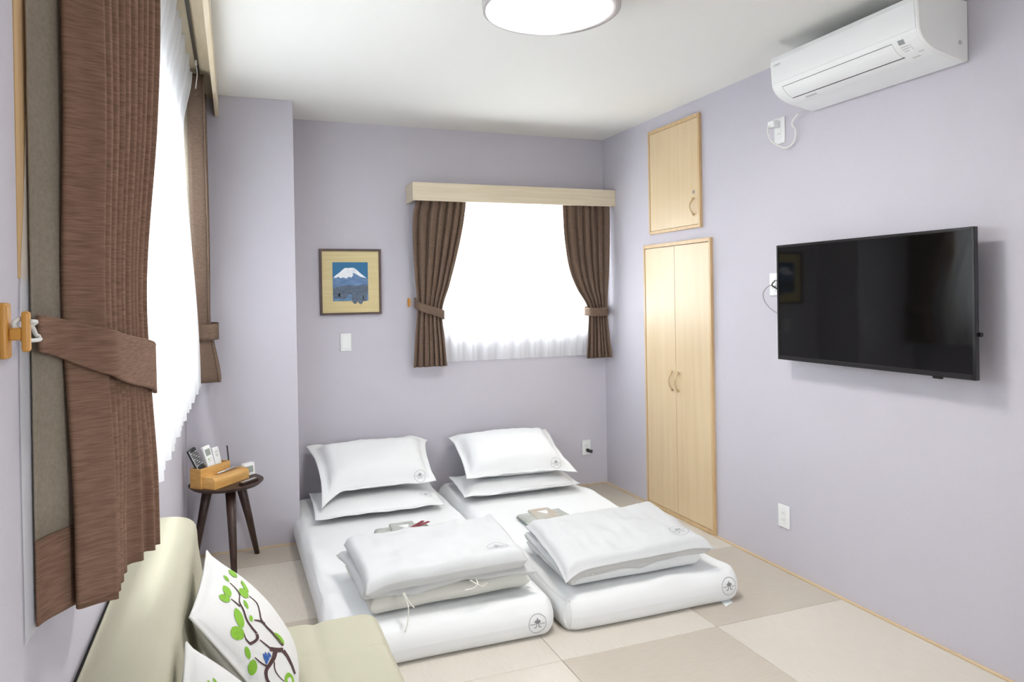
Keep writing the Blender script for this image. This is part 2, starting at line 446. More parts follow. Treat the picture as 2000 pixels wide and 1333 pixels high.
def bilerp(c, u, v):
    return c[0] * (1 - u) * (1 - v) + c[1] * u * (1 - v) + c[2] * u * v + c[3] * (1 - u) * v

def edge_prof(e, r):
    """quarter-round rise over r"""
    if e <= 0: return 0.0
    if e >= r: return 1.0
    t = 1 - e / r
    return math.sqrt(max(0.0, 1 - t * t))

def bvh_of(o):
    me = o.data
    return BVHTree.FromPolygons([v.co for v in me.vertices], [tuple(p.vertices) for p in me.polygons])

class Decal:
    """flat print / embroidery laid on a curved surface: 2-D shapes cast onto the mesh and lifted a hair off it"""
    def __init__(self, bvh, project, lift=0.0012):
        self.b = bvh; self.pr = project; self.lift = lift; self.v = []; self.f = []
    def pt(self, a, b):
        o, d = self.pr(a, b)
        h = self.b.ray_cast(o, d)
        if h[0] is None: return None
        n = h[1] if h[1].dot(d) < 0 else -h[1]
        self.v.append(tuple(h[0] + n * self.lift)); return len(self.v) - 1
    def quad(self, ps):
        k = [self.pt(*p) for p in ps]
        if None in k: return
        self.f.append(tuple(k))
    def ribbon(self, pts, wid):
        if not isinstance(wid, (list, tuple)): wid = [wid] * len(pts)
        L = []; R = []
        for i, p in enumerate(pts):
            q0 = pts[max(i - 1, 0)]; q1 = pts[min(i + 1, len(pts) - 1)]
            dx, dy = q1[0] - q0[0], q1[1] - q0[1]; l = math.hypot(dx, dy) or 1
            nx, ny = -dy / l * wid[i] / 2, dx / l * wid[i] / 2
            L.append((p[0] + nx, p[1] + ny)); R.append((p[0] - nx, p[1] - ny))
        for i in range(len(pts) - 1):
            self.quad((L[i], L[i + 1], R[i + 1], R[i]))
    def leaf(self, a, b, w, n=8, blunt=0.5):
        """leaf shape from a to b, widest w"""
        pts = [(lerp(a[0], b[0], i / n), lerp(a[1], b[1], i / n)) for i in range(n + 1)]
        self.ribbon(pts, [max(0.001 * w, w * (math.sin(math.pi * i / n) ** blunt)) for i in range(n + 1)])
    def ring(self, c, r, w, n=28, sy=1.0):
        self.ribbon([(c[0] + r * math.cos(2 * math.pi * i / n), c[1] + sy * r * math.sin(2 * math.pi * i / n)) for i in range(n + 1)], w)
    def build(self, name, mat, parent):
        me = bpy.data.meshes.new(name); me.from_pydata(self.v, [], self.f); me.update()
        return obj(name, me, mat, parent)

def emblem(parent, surf, u, v, right, up, r, mat, name='embroidered_crest'):
    """ring, three-leaf crest and a band of small characters, centred where pixel (u,v) meets the cloth"""
    b = bvh_of(surf)
    h = b.ray_cast(CAM_O, ray_px(u, v))
    if h[0] is None: return None
    c = h[0]; n = h[1] if h[1].dot(ray_px(u, v)) < 0 else -h[1]
    right = (right - n * right.dot(n)).normalized(); upv = n.cross(right).normalized()
    if upv.dot(up) < 0: upv = -upv
    d = Decal(b, lambda x, y: (c + right * x + upv * y + n * 0.05, -n))
    d.ring((0, 0), r, r * 0.055)
    for ang in (90, 60, 120, 35, 145):
        a = math.radians(ang); L = 0.62 if ang == 90 else 0.46
        d.leaf((0.0, r * 0.02), (r * L * math.cos(a), r * 0.02 + r * L * math.sin(a)), r * 0.19, 5)
    for k in (-1, 1):
        d.ribbon([(k * r * x, r * y) for x, y in ((0.08, 0.0), (0.16, -0.15), (0.12, -0.30), (0.30, -0.42), (0.42, -0.34))], r * 0.10)
        for i in range(4):
            x = k * r * (0.32 + 0.155 * i)
            d.ribbon([(x - r * 0.05, -r * 0.05), (x + r * 0.05, -r * 0.02 * k)], r * 0.09)
    return d.build(name, mat, parent)

# ------------------------------------------------------------------ right wall: closet, cupboard, TV, AC, sockets
def handle(cx, y, z0, z1, parent, mat):
    bm = bmesh.new()
    pts = []
    for i in range(13):
        t = i / 12; z = lerp(z0, z1, t)
        pts.append((cx - 0.004 - 0.026 * math.sin(math.pi * t), y + 0.0, z))
    tube(bm, pts, [0.0065 - 0.0025 * math.sin(math.pi * i / 12) for i in range(13)], 8)
    return obj('door_handle', bm, mat, parent, True)

def door_frame(x0, x1, ya, yb, za, zb, w, bottom=True):
    bm = bmesh.new()
    box(bm, (x0, ya, za), (x1, ya + w, zb), 0.0015, 1); box(bm, (x0, yb - w, za), (x1, yb, zb), 0.0015, 1)
    box(bm, (x0, ya + w, zb - w * 1.4), (x1, yb - w, zb), 0.0015, 1)
    if bottom: box(bm, (x0, ya + w, za), (x1, yb - w, za + w * 1.2), 0.0015, 1)
    return bm
xa, xb = XR - 0.020, XR - 0.0005
cl = thing('closet', 'tall two-door pale wood closet set flush in the lavender wall', 'closet', (XR - 0.01, 3.583, 0))
obj('frame', door_frame(xa, xb, 3.243, 3.924, 0.005, 1.622, 0.015, True), MT['oak_frame'], cl)
ym = 3.588
for k, (ya, yb2, yh) in enumerate(((3.261, ym - 0.0015, 3.560), (ym + 0.0015, 3.906, 3.622))):
    d = obj('door', bx((XR - 0.017, ya, 0.026), (XR - 0.002, yb2, 1.598), 0.0012, 1), MT['oak_v'], cl)
    handle(XR - 0.017, yh, 0.748, 0.862, d, MT['brass'])
cu = thing('wall_cupboard', 'small square pale wood cupboard door high on the wall above the closet', 'cupboard', (XR - 0.01, 3.59, 1.685))
obj('frame', door_frame(xa, xb, 3.329, 3.852, 1.685, 2.318, 0.015), MT['oak_frame'], cu)
d = obj('door', bx((XR - 0.017, 3.346, 1.7045), (XR - 0.002, 3.835, 2.2955), 0.0012, 1), MT['oak_v'], cu)
handle(XR - 0.017, 3.385, 1.757, 1.852, d, MT['brass'])
bm = bmesh.new()
tube(bm, [(XR - 0.016, 3.383, 1.886), (XR - 0.022, 3.383, 1.886)], 0.010, 14)
obj('lock', bm, MT['steel'], d)

# television
tv = thing('television', 'black flat-screen television mounted on the lavender wall', 'television', (2.36, 2.17, 1.0))
tx0, ty0, ty1, tz0, tz1 = 2.322, 1.697, 2.643, 1.013, 1.534
bm = bmesh.new()
bz = 0.011
for a, b in (((tx0, ty0, tz0), (tx0 + 0.02, ty0 + bz, tz1)), ((tx0, ty1 - bz, tz0), (tx0 + 0.02, ty1, tz1)),
             ((tx0, ty0 + bz, tz1 - bz), (tx0 + 0.02, ty1 - bz, tz1)), ((tx0, ty0 + bz, tz0), (tx0 + 0.02, ty1 - bz, tz0 + 0.019))):
    box(bm, a, b, 0.0015, 1)
obj('bezel', bm, MT['blk_plastic'], tv)
obj('screen', bx((tx0 + 0.003, ty0 + bz, tz0 + 0.019), (tx0 + 0.016, ty1 - bz, tz1 - bz)), MT['screen'], tv)
bm = bmesh.new()
box(bm, (tx0 + 0.0165, ty0 + 0.012, tz0 + 0.02), (tx0 + 0.034, ty1 - 0.012, tz1 - 0.012), 0.006, 2)
box(bm, (tx0 + 0.034, ty0 + 0.16, tz0 + 0.04), (tx0 + 0.062, ty1 - 0.16, tz0 + 0.36), 0.01, 2)
obj('back_cover', bm, MT['dk_plastic'], tv)
obj('sensor', bx((tx0 + 0.002, ty0 + 0.13, tz0 - 0.008), (tx0 + 0.016, ty0 + 0.165, tz0 + 0.0005), 0.002, 1), MT['blk_plastic'], tv)
bm = bmesh.new(); tube(bm, [(tx0 + 0.022, ty0 + 0.012, tz0 + 0.155), (tx0 + 0.022, ty0 - 0.007, tz0 + 0.155)], 0.008, 10)
obj('power_button', bm, MT['blk_plastic'], tv)
bm = bmesh.new(); tube(bm, [(tx0 + 0.004, ty0 + 0.055, tz0 + 0.0095), (tx0 + 0.0015, ty0 + 0.055, tz0 + 0.0095)], 0.0018, 8)
bm2 = bmesh.new()
box(bm2, (tx0 + 0.062, 2.02, 1.12), (XR - 0.001, 2.06, 1.36)); box(bm2, (tx0 + 0.062, 2.28, 1.12), (XR - 0.001, 2.32, 1.36)); box(bm2, (XR - 0.012, 1.98, 1.18), (XR - 0.001, 2.36, 1.32))
obj('wall_bracket', bm2, MT['dk_plastic'], tv); bm.free()
c = thing('television_cable', 'thin grey cable looping from the socket behind the television', 'cable', (XR - 0.03, 2.74, 1.3))
obj('grey_lead', tb(spline([(XR - 0.012, 2.748, 1.345), (XR - 0.028, 2.775, 1.352), (XR - 0.034, 2.812, 1.318), (XR - 0.032, 2.800, 1.270), (XR - 0.03, 2.74, 1.228), (XR - 0.035, 2.64, 1.21), (tx0 + 0.056, 2.487, 1.22)], 8), 0.0028, 6), MT['grey_cable'], c, True)
obj('black_lead', tb(spline([(XR - 0.012, 2.738, 1.335), (XR - 0.035, 2.748, 1.352), (XR - 0.030, 2.742, 1.368), (XR - 0.036, 2.70, 1.37), (tx0 + 0.056, 2.487, 1.30)], 8), 0.0028, 6), MT['blk_plastic'], c, True)

def socket_plate(name, label, cat, axis, c, a, z, w=0.068, h=0.105, kind='socket', group=None):
    """wall plate; axis 'x' = on the right wall, 'y' = on the back wall"""
    def P(s, d, t): return (c - d, a + s, z + t) if axis == 'x' else (a + s, c - d, z + t)
    o = thing(name, label, cat, P(0, 0.003, 0), group)
    obj('plate', bx(P(-w / 2, 0.0004, -h / 2), P(w / 2, 0.008, h / 2), 0.003, 2), MT['plastic'], o)
    if kind == 'switch':
        obj('rocker', bx(P(-w * 0.36, 0.0082, -h * 0.36), P(w * 0.36, 0.0125, h * 0.36), 0.002, 2), MT['plastic'], o)
    else:
        ins = obj('insert', bx(P(-w * 0.17, 0.0082, -h * 0.31), P(w * 0.17, 0.0098, h * 0.31), 0.0006, 1), MT['plastic'], o)
        for zz in (-0.016, 0.016):
            for s in (-0.0055, 0.0055):
                obj('slot', bx(P(s - 0.0009, 0.0099, zz - 0.0045), P(s + 0.0009, 0.0103, zz + 0.0045)), MT['grey_print'], ins)
    return o
socket_plate('light_switch', 'white light switch plate below the framed mountain picture', 'switch', 'y', YB, 0.631, 1.054, 0.066, 0.108, 'switch')
socket_plate('wall_socket', 'white double socket low on the right wall under the television', 'socket', 'x', XR, 2.726, 0.254, 0.073, 0.108)
socket_plate('wall_socket', 'white socket half hidden behind the left edge of the television', 'socket', 'x', XR, 2.765, 1.357, 0.066, 0.108)
o = socket_plate('wall_socket', 'white socket low in the far corner with a black plug in it', 'socket', 'y', YB, 2.259, 0.259, 0.066, 0.104)
pg = thing('black_plug', 'small black adapter plug pushed into the low far-corner socket', 'plug', (2.262, YB - 0.03, 0.243))
bm = bmesh.new()
tube(bm, [(2.262, YB - 0.0105, 0.243), (2.262, YB - 0.034, 0.243)], [0.011, 0.0125], 12)
obj('plug_body', bm, MT['blk_plastic'], pg, True)
bm = bmesh.new(); tube(bm, [(2.262, YB - 0.0345, 0.243), (2.276, YB - 0.056, 0.239)], [0.010, 0.012], 12)
obj('plug_cap', bm, MT['dk_plastic'], pg, True)
o = socket_plate('wall_socket', 'white socket just below the left end of the air conditioner', 'socket', 'x', XR, 2.716, 2.084, 0.070, 0.122)

# air conditioner
ac = thing('air_conditioner', 'white wall-mounted air conditioner close under the ceiling', 'air conditioner', (2.3, 2.13, 2.12))
ay0, ay1 = 1.782, 2.503
prof = [(XR - 0.002, 2.337), (XR - 0.222, 2.337), (XR - 0.236, 2.331), (XR - 0.242, 2.312)]
for i in range(11):   # front bows gently, then rolls under
    t = i / 10
    prof.append((XR - 0.242 + 0.006 * t, lerp(2.305, 2.225, t)))
for i in range(1, 13):
    a = math.pi / 2 * i / 12 * 0.86
    prof.append((XR - 0.236 + 0.150 * (1 - math.cos(a)), 2.225 - 0.088 * math.sin(a)))
prof += [(XR - 0.06, 2.127), (XR - 0.018, 2.120), (XR - 0.002, 2.124)]
def ac_shell(y0, y1, inset=0.0):
    bm = bmesh.new(); prism(bm, [Vector((x, y0, z)) for x, z in prof], Vector((0, y1 - y0, 0))); return bm
obj('body', ac_shell(ay0 + 0.012, ay1 - 0.012), MT['ac'], ac)
for y0, y1 in ((ay0, ay0 + 0.0115), (ay1 - 0.0115, ay1)):
    bm = bmesh.new()
    def cap(s): return [Vector((lerp(XR - 0.11, x, s) if x < XR - 0.01 else x, 0, lerp(2.235, z, s))) for x, z in prof]
    outer, inner = (y0, y1) if y0 == ay0 else (y1, y0)
    A = [bm.verts.new(p + V(0, inner, 0)) for p in cap(1.0)]; B = [bm.verts.new(p + V(0, lerp(inner, outer, 0.65), 0)) for p in cap(1.0)]; C = [bm.verts.new(p + V(0, outer, 0)) for p in cap(0.975)]
    n = len(A)
    for i in range(n):
        j = (i + 1) % n
        bm.faces.new((A[i], A[j], B[j], B[i])); bm.faces.new((B[i], B[j], C[j], C[i]))
    bm.faces.new(A[::-1]); bm.faces.new(C)
    obj('end_cap', bm, MT['ac_side'], ac)
def ac_pt(k, off=0.0):
    """point on the front outline, k runs along prof"""
    i = int(k); f = k - i; a = Vector((prof[i][0], 0, prof[i][1])); b = Vector((prof[min(i + 1, len(prof) - 1)][0], 0, prof[min(i + 1, len(prof) - 1)][1]))
    p = a.lerp(b, f); t = (b - a).normalized(); n = Vector((t.z, 0, -t.x))
    if n.x > 0 and n.z > -0.5: n = -n
    return p, n
def ac_strip(name, k0, k1, y0, y1, mat, off=0.0008, n=10, parent=None):
    bm = bmesh.new(); rows = []
    for i in range(n + 1):
        p, nn = ac_pt(lerp(k0, k1, i / n))
        c = Vector((XR - 0.10, 0, 2.24)); nn = nn if nn.dot(p - c) > 0 else -nn
        q = p + nn * off; q2 = p - nn * 0.002
        rows.append([bm.verts.new((w.x, y, w.z)) for w, y in ((q, y0), (q, y1), (q2, y1), (q2, y0))])
    for a, b in zip(rows, rows[1:]):
        for j in range(4): bm.faces.new((a[j], a[(j + 1) % 4], b[(j + 1) % 4], b[j]))
    bm.faces.new(rows[0]); bm.faces.new(rows[-1][::-1])
    return obj(name, bm, mat, parent or ac)
fp = ac_strip('front_panel', 3.2, 14.6, ay0 + 0.0125, ay1 - 0.0125, MT['ac'], 0.0022, 14)
lv = ac_strip('louver', 17.0, 22.2, ay0 + 0.115, ay1 - 0.060, MT['ac'], 0.0016, 10)
for nm, k0, k1, ya, yb2 in (('louver_gap', 16.80, 16.98, ay0 + 0.115, ay1 - 0.058), ('louver_gap', 22.25, 22.62, ay0 + 0.110, ay1 - 0.058),
                            ('louver_gap', 16.9, 22.4, ay1 - 0.0598, ay1 - 0.0572)):
    ac_strip(nm, k0, k1, ya, yb2, MT['seam'], 0.0005, 6, lv)
ac_strip('indicator_display', 16.6, 18.2, ay0 + 0.068, ay0 + 0.092, MT['grey_print'], 0.0007, 4)
for k0, k1, ya, yb2 in ((18.9, 19.2, 0.062, 0.094), (19.7, 20.0, 0.062, 0.094), (20.5, 20.8, 0.072, 0.090), (18.9, 20.8, 0.055, 0.0565), (22.0, 22.3, 0.03, 0.05), (23.4, 23.8, 0.06, 0.09)):
    ac_strip('printed_mark', k0, k1, ay0 + ya, ay0 + yb2, MT['lgrey_print'], 0.0006, 3)
ac_strip('printed_mark', 23.6, 24.4, ay1 - 0.17, ay1 - 0.11, MT['lgrey_print'], 0.0006, 3)
bm = bmesh.new(); tube(bm, [(XR - 0.040, ay0 + 0.0005, 2.186), (XR - 0.040, ay0 - 0.0012, 2.186)], 0.0085, 18)
obj('screw_cap', bm, MT['lgrey_print'], ac)
fc = bpy.data.curves.new('maker_badge', 'FONT'); fc.body = 'DAIKIN'; fc.size = 0.0135; fc.extrude = 0.0002
to = bpy.data.objects.new('tmp', fc); COL.objects.link(to)
bpy.context.view_layer.update()
tme = bpy.data.meshes.new_from_object(to.evaluated_get(bpy.context.evaluated_depsgraph_get()))
bpy.data.objects.remove(to)
for v in tme.vertices:   # text x runs away from +Y as seen from the room
    x, y, z = v.co
    v.co = (XR - 0.2449 - z, ay1 - 0.022 - x, 2.288 + y)
obj('maker_badge', tme, MT['lgrey_print'], ac)
pc = thing('air_conditioner_cable', 'white power lead looping from the air conditioner to its socket', 'cable', (XR - 0.03, 2.66, 2.1))
obj('plug', bx((XR - 0.046, 2.708, 2.098), (XR - 0.011, 2.752, 2.130), 0.005, 2), MT['plastic'], pc)
obj('lead', tb(spline([(XR - 0.047, 2.735, 2.108), (XR - 0.056, 2.738, 2.090), (XR - 0.050, 2.730, 2.045), (XR - 0.03, 2.705, 2.012), (XR - 0.02, 2.655, 1.990), (XR - 0.02, 2.606, 2.010), (XR - 0.02, 2.597, 2.060), (XR - 0.025, 2.612, 2.088), (XR - 0.03, 2.596, 2.108), (XR - 0.05, 2.545, 2.119)], 8), 0.0038, 8), MT['cord'], pc, True)

# ------------------------------------------------------------------ ceiling lamp
lc = (1.03, 2.25)
la = thing('ceiling_lamp', 'round flush ceiling lamp with glowing white disc and brown band', 'lamp', (lc[0], lc[1], 2.28))
bm = bmesh.new(); lathe(bm, [(0.20, 2.3995), (0.232, 2.3995), (0.235, 2.395), (0.235, 2.345), (0.20, 2.345)], lc, 64); obj('band', bm, MT['lamp_band'], la, False)
bm = bmesh.new(); lathe(bm, [(0.218, 2.3449), (0.236, 2.3449), (0.238, 2.325), (0.236, 2.302), (0.230, 2.298), (0.218, 2.300)], lc, 64); obj('rim', bm, MT['lamp_rim'], la, True)
bm = bmesh.new(); lathe(bm, [(0.2175, 2.344), (0.2175, 2.305), (0.205, 2.298), (0.16, 2.294), (0.09, 2.2915), (0.02, 2.291)], lc, 64); obj('diffuser', bm, MT['diffuser'], la, True)

# ------------------------------------------------------------------ framed picture
pi = thing('framed_picture', 'framed print of a snow-capped blue mountain with straw-coloured mount', 'picture', (0.665, YB - 0.02, 1.22))
px0, px1, pz0, pz1 = 0.481, 0.851, 1.222, 1.624
bm = bmesh.new(); w = 0.013
for a, b in (((px0, pz0), (px0 + w, pz1)), ((px1 - w, pz0), (px1, pz1)), ((px0 + w, pz0), (px1 - w, pz0 + w)), ((px0 + w, pz1 - w), (px1 - w, pz1))):
    box(bm, (a[0], YB - 0.026, a[1]), (b[0], YB - 0.001, b[1]), 0.0012, 1)
obj('frame', bm, MT['pframe'], pi)
obj('mount', bx((px0 + w, YB - 0.014, pz0 + w), (px1 - w, YB - 0.002, pz1 - w)), MT['mat'], pi)
qx0, qx1, qz0, qz1 = 0.557, 0.770, 1.306, 1.543
pr = obj('print', bx((qx0, YB - 0.0155, qz0), (qx1, YB - 0.0142, qz1)), MT['p_sky'], pi)
def flat(name, pts, d, mat):
    bm = bmesh.new(); prism(bm, [Vector((lerp(qx0, qx1, a), YB - 0.0156 - d, lerp(qz0, qz1, b))) for a, b in pts], V(0, -0.0002, 0)); obj(name, bm, mat, pr)
flat('mountain', [(0, 0.3), (1, 0.3), (1, 0.58), (0.9, 0.63), (0.78, 0.72), (0.66, 0.82), (0.6, 0.855), (0.52, 0.86), (0.45, 0.85), (0.36, 0.855), (0.31, 0.83), (0.2, 0.74), (0.08, 0.66), (0, 0.61)], 0.0001, MT['p_mtn'])
flat('snow_cap', [(0.02, 0.605), (0.10, 0.60), (0.16, 0.63), (0.22, 0.59), (0.30, 0.61), (0.38, 0.58), (0.46, 0.63), (0.52, 0.60), (0.58, 0.66), (0.56, 0.72), (0.64, 0.71), (0.72, 0.66), (0.80, 0.62), (0.90, 0.60), (0.96, 0.59), (0.9, 0.63), (0.78, 0.72), (0.66, 0.82), (0.6, 0.855), (0.52, 0.86), (0.45, 0.85), (0.36, 0.855), (0.31, 0.83), (0.2, 0.74), (0.08, 0.66)], 0.0004, MT['p_snow'])
flat('hills', [(0, 0.1), (1, 0.1), (1, 0.40), (0.85, 0.42), (0.7, 0.38), (0.5, 0.41), (0.35, 0.40), (0.2, 0.37), (0, 0.35)], 0.0007, MT['p_hill'])
flat('lake', [(0, 0.0), (1, 0.0), (1, 0.16), (0, 0.17)], 0.0010, MT['p_lake'])
for cx2, cw, ch in ((0.28, 0.13, 0.11), (0.10, 0.10, 0.08), (0.62, 0.09, 0.16), (0.78, 0.09, 0.17), (0.90, 0.06, 0.10)):
    flat('tree_clump', [(cx2 + cw * math.cos(a), 0.16 + ch * math.sin(a) - (0.08 if cx2 > 0.5 else 0)) for a in [math.pi * 2 * i / 12 for i in range(12)]], 0.0013, MT['p_hill'])
# ------------------------------------------------------------------ pelmets and rails
pe = thing('curtain_pelmet', 'pale wooden pelmet box over the back window', 'pelmet', (1.72, 4.39, 1.914), 'wooden curtain pelmets')
z0, z1, yf = 1.914, 2.025, 4.297
obj('front_board', bx((1.021, yf, z0), (XR - 0.0015, yf + 0.018, z1), 0.0012, 1), MT['pelmet_x'], pe)
obj('end_board', bx((1.021, yf + 0.0182, z0), (1.039, YB - 0.0005, z1 - 0.0002), 0.0008, 1), MT['pelmet_x'], pe)
obj('top_board', bx((1.0392, yf + 0.0182, z1 - 0.018), (XR - 0.0015, YB - 0.0005, z1 - 0.0004)), MT['pelmet_x'], pe)
ra = thing('curtain_rail', 'dark curtain rail hidden under the back window pelmet', 'curtain rail', (1.72, 4.39, 1.98), 'dark curtain rails')
for yy in (4.365, 4.415):
    obj('track', bx((1.045, yy - 0.007, 1.990), (XR - 0.01, yy + 0.007, 2.0065)), MT['rail'], ra)
pe = thing('curtain_pelmet', 'long pale wooden pelmet at the ceiling above the left window', 'pelmet', (-0.15, 2.4, 2.29), 'wooden curtain pelmets')
xo = -0.062
obj('front_board', bx((xo - 0.018, 0.70, 2.288), (xo, YP - 0.001, H - 0.0006), 0.0012, 1), MT['pelmet_y'], pe)
obj('top_board', bx((XL + 0.0005, 0.7185, H - 0.016), (xo - 0.0182, YP - 0.001, H - 0.0006)), MT['pelmet_y'], pe)
obj('end_board', bx((XL + 0.0005, 0.70, 2.288), (xo - 0.0182, 0.718, H - 0.0006)), MT['pelmet_y'], pe)
ra = thing('curtain_rail', 'dark double curtain rail under the long left pelmet', 'curtain rail', (-0.15, 2.4, 2.37), 'dark curtain rails')
for xx in (-0.138, -0.196):
    obj('track', bx((xx - 0.006, 0.75, 2.364), (xx + 0.006, 4.02, H - 0.0165)), MT['rail'], ra)
obj('runner', bx((-0.142, 3.38, 2.345), (-0.134, 3.40, 2.3638), 0.001, 1), MT['cord'], ra)
obj('pull_cord', tb(spline([(-0.138, 3.39, 2.345), (-0.134, 3.395, 2.31), (-0.139, 3.40, 2.27), (-0.142, 3.40, 2.245)], 5), 0.0022, 6), MT['cord'], ra)

# ------------------------------------------------------------------ curtains
def solid(o, t):
    md = o.modifiers.new('thickness', 'SOLIDIFY'); md.thickness = t; md.offset = 0
    return o

def hang(P, eL, eR, amp, N, zs, ns, base, seed=0, sharp=0.35, skew=0.0):
    """rows of points of a pleated hanging cloth. P(along, off, z) -> world; eL/eR edge tables over z; off from wall"""
    rows = []
    for z in zs:
        l, r = interp(eL, z), interp(eR, z); A = interp(amp, z); row = []
        for j in range(ns + 1):
            s = j / ns
            ph = 2 * math.pi * N * (s + 0.02 * math.sin(7 * s + seed)) + seed
            if sharp > 0.5:   # heavy cloth: round ridges, narrow deep valleys
                w = 2.2 * abs(math.sin(ph / 2)) ** 0.55 - 1.35 + 0.35 * math.sin(0.37 * ph + seed * 2)
            else:
                w = math.sin(ph) + sharp * math.sin(2 * ph + 0.7) + 0.25 * math.sin(0.37 * ph + seed * 2)
            k = A * w * (0.85 + 0.3 * nz((s * 3, z * 0.6, seed), 1.3))
            al = lerp(l, r, s) + A * 0.35 * math.cos(ph) * min(1, 4 * s, 4 * (1 - s)) + skew * nz((s * 2, z * 1.2, seed + 4), 1.0)
            bo, ks = (base(al, z) if callable(base) else (base, 1.0)); row.append(P(al, bo + k * ks, z))
        rows.append(row)
    return rows

def zrange(a, b, n): return [lerp(a, b, i / n) for i in range(n + 1)]

def band(P, path, zc, hh, th=0.004, name='tieback'):
    """flat strap following path [(along, off)], zc / hh = centre height and half width along it"""
    n = len(path); rows = [[], [], [], []]
    ring = []
    for i, (a, o) in enumerate(path):
        t = i / (n - 1); z = zc(t); h = hh(t)
        ring.append([P(a, o, z + h), P(a, o, z + h * 0.5), P(a, o, z - h * 0.5), P(a, o, z - h)])
    return grid_mesh(name, ring)

PX = lambda a, o, z: Vector((a, YB - o, z))          # back wall
PYL = lambda a, o, z: Vector((XL + o, a, z))         # left wall

# back window, left-hand curtain
cu = thing('brown_curtain', 'brown curtain tied back at the left of the back window', 'curtain', (1.13, 4.37, 0.89), 'brown tied curtains')
eL = [(0.888, 1.022), (1.10, 1.038), (1.26, 1.052), (1.45, 1.040), (1.70, 1.030), (1.84, 1.036), (1.905, 1.052), (1.985, 1.054)]
eR = [(0.888, 1.236), (1.05, 1.224), (1.24, 1.212), (1.40, 1.262), (1.60, 1.318), (1.80, 1.362), (1.985, 1.385)]
am = [(0.888, 0.022), (1.24, 0.016), (1.6, 0.020), (1.86, 0.018), (1.985, 0.012)]
me = grid_mesh('panel', hang(PX, eL, eR, am, 6.3, zrange(0.888, 1.985, 60), 168, 0.112, 1.0, 0.55))
solid(obj('panel', me, MT['brown_b'], cu, True), 0.003)
pth = [(1.062, 0.050), (1.046, 0.075), (1.046, 0.110), (1.062, 0.150), (1.10, 0.158), (1.15, 0.160), (1.19, 0.155), (1.216, 0.142), (1.224, 0.10), (1.215, 0.075), (1.19, 0.065)]
pth = [(p.x, p.y) for p in spline([V(a, b, 0) for a, b in pth], 4)]
solid(obj('tieback', band(PX, pth, lambda t: 1.292 - 0.085 * smooth(t * 1.25), lambda t: 0.027), MT['brown_b'], cu, True), 0.004)
# back window, right-hand curtain
cu = thing('brown_curtain', 'brown curtain tied back beside the right wall at the back window', 'curtain', (2.32, 4.37, 0.89), 'brown tied curtains')
eL = [(0.888, 2.212), (1.05, 2.226), (1.19, 2.232), (1.26, 2.215), (1.36, 2.150), (1.48, 2.098), (1.64, 2.068), (1.80, 2.055), (1.985, 2.055)]
eR = [(0.888, 2.405), (1.19, 2.375), (1.5, 2.392), (1.80, 2.402), (1.985, 2.402)]
me = grid_mesh('panel', hang(PX, eL, eR, am, 6.2, zrange(0.888, 1.985, 60), 168, 0.112, 2.3, 0.55))
solid(obj('panel', me, MT['brown_b'], cu, True), 0.003)
pth = [(2.40, 0.045), (2.386, 0.085), (2.372, 0.142), (2.34, 0.158), (2.30, 0.162), (2.26, 0.158), (2.230, 0.146), (2.221, 0.10), (2.23, 0.075), (2.26, 0.065)]
pth = [(p.x, p.y) for p in spline([V(a, b, 0) for a, b in pth], 4)]
solid(obj('tieback', band(PX, pth, lambda t: 1.214 - 0.012 * math.sin(math.pi * t), lambda t: 0.028), MT['brown_b'], cu, True), 0.004)
# back window voile
sh = thing('sheer_curtain', 'white sheer curtain glowing in front of the back window', 'curtain', (1.75, 4.43, 0.9), 'white sheer curtains')
am = [(0.905, 0.009), (1.3, 0.009), (1.6, 0.012), (1.985, 0.015)]
rows = hang(PX, [(0.9, 1.150), (2.0, 1.150)], [(0.9, 2.408), (2.0, 2.408)], am, 13, zrange(0.905, 1.985, 40), 300, 0.036, 0.4, 0.45)
obj('voile', grid_mesh('voile', rows), MT['sheer'], sh, True)
# left window voile
sh = thing('sheer_curtain', 'long white sheer curtain hanging at the left window', 'curtain', (-0.19, 2.4, 0.915), 'white sheer curtains')
am = [(0.915, 0.018), (1.5, 0.016), (2.1, 0.015), (2.25, 0.020), (2.34, 0.026)]
rows = hang(PYL, [(0.9, 1.022), (1.30, 1.024), (1.50, 1.060), (1.75, 1.085), (2.4, 1.09)], [(0.9, 3.77), (1.3, 3.77), (1.8, 3.63), (2.4, 3.54)], am, 27, zrange(0.915, 2.345, 40), 440,
            lambda a, z: (lerp(0.0026, lerp(0.070, 0.030, smooth((z - 0.915) / 1.2)) + 0.030 * smooth((z - 2.10) / 0.22), smooth((a - 1.37) / 0.32)), lerp(0.02, 1.0, smooth((a - 1.38) / 0.30))), 0.9, 0.15)
obj('voile', grid_mesh('voile', rows), MT['sheer'], sh, True)
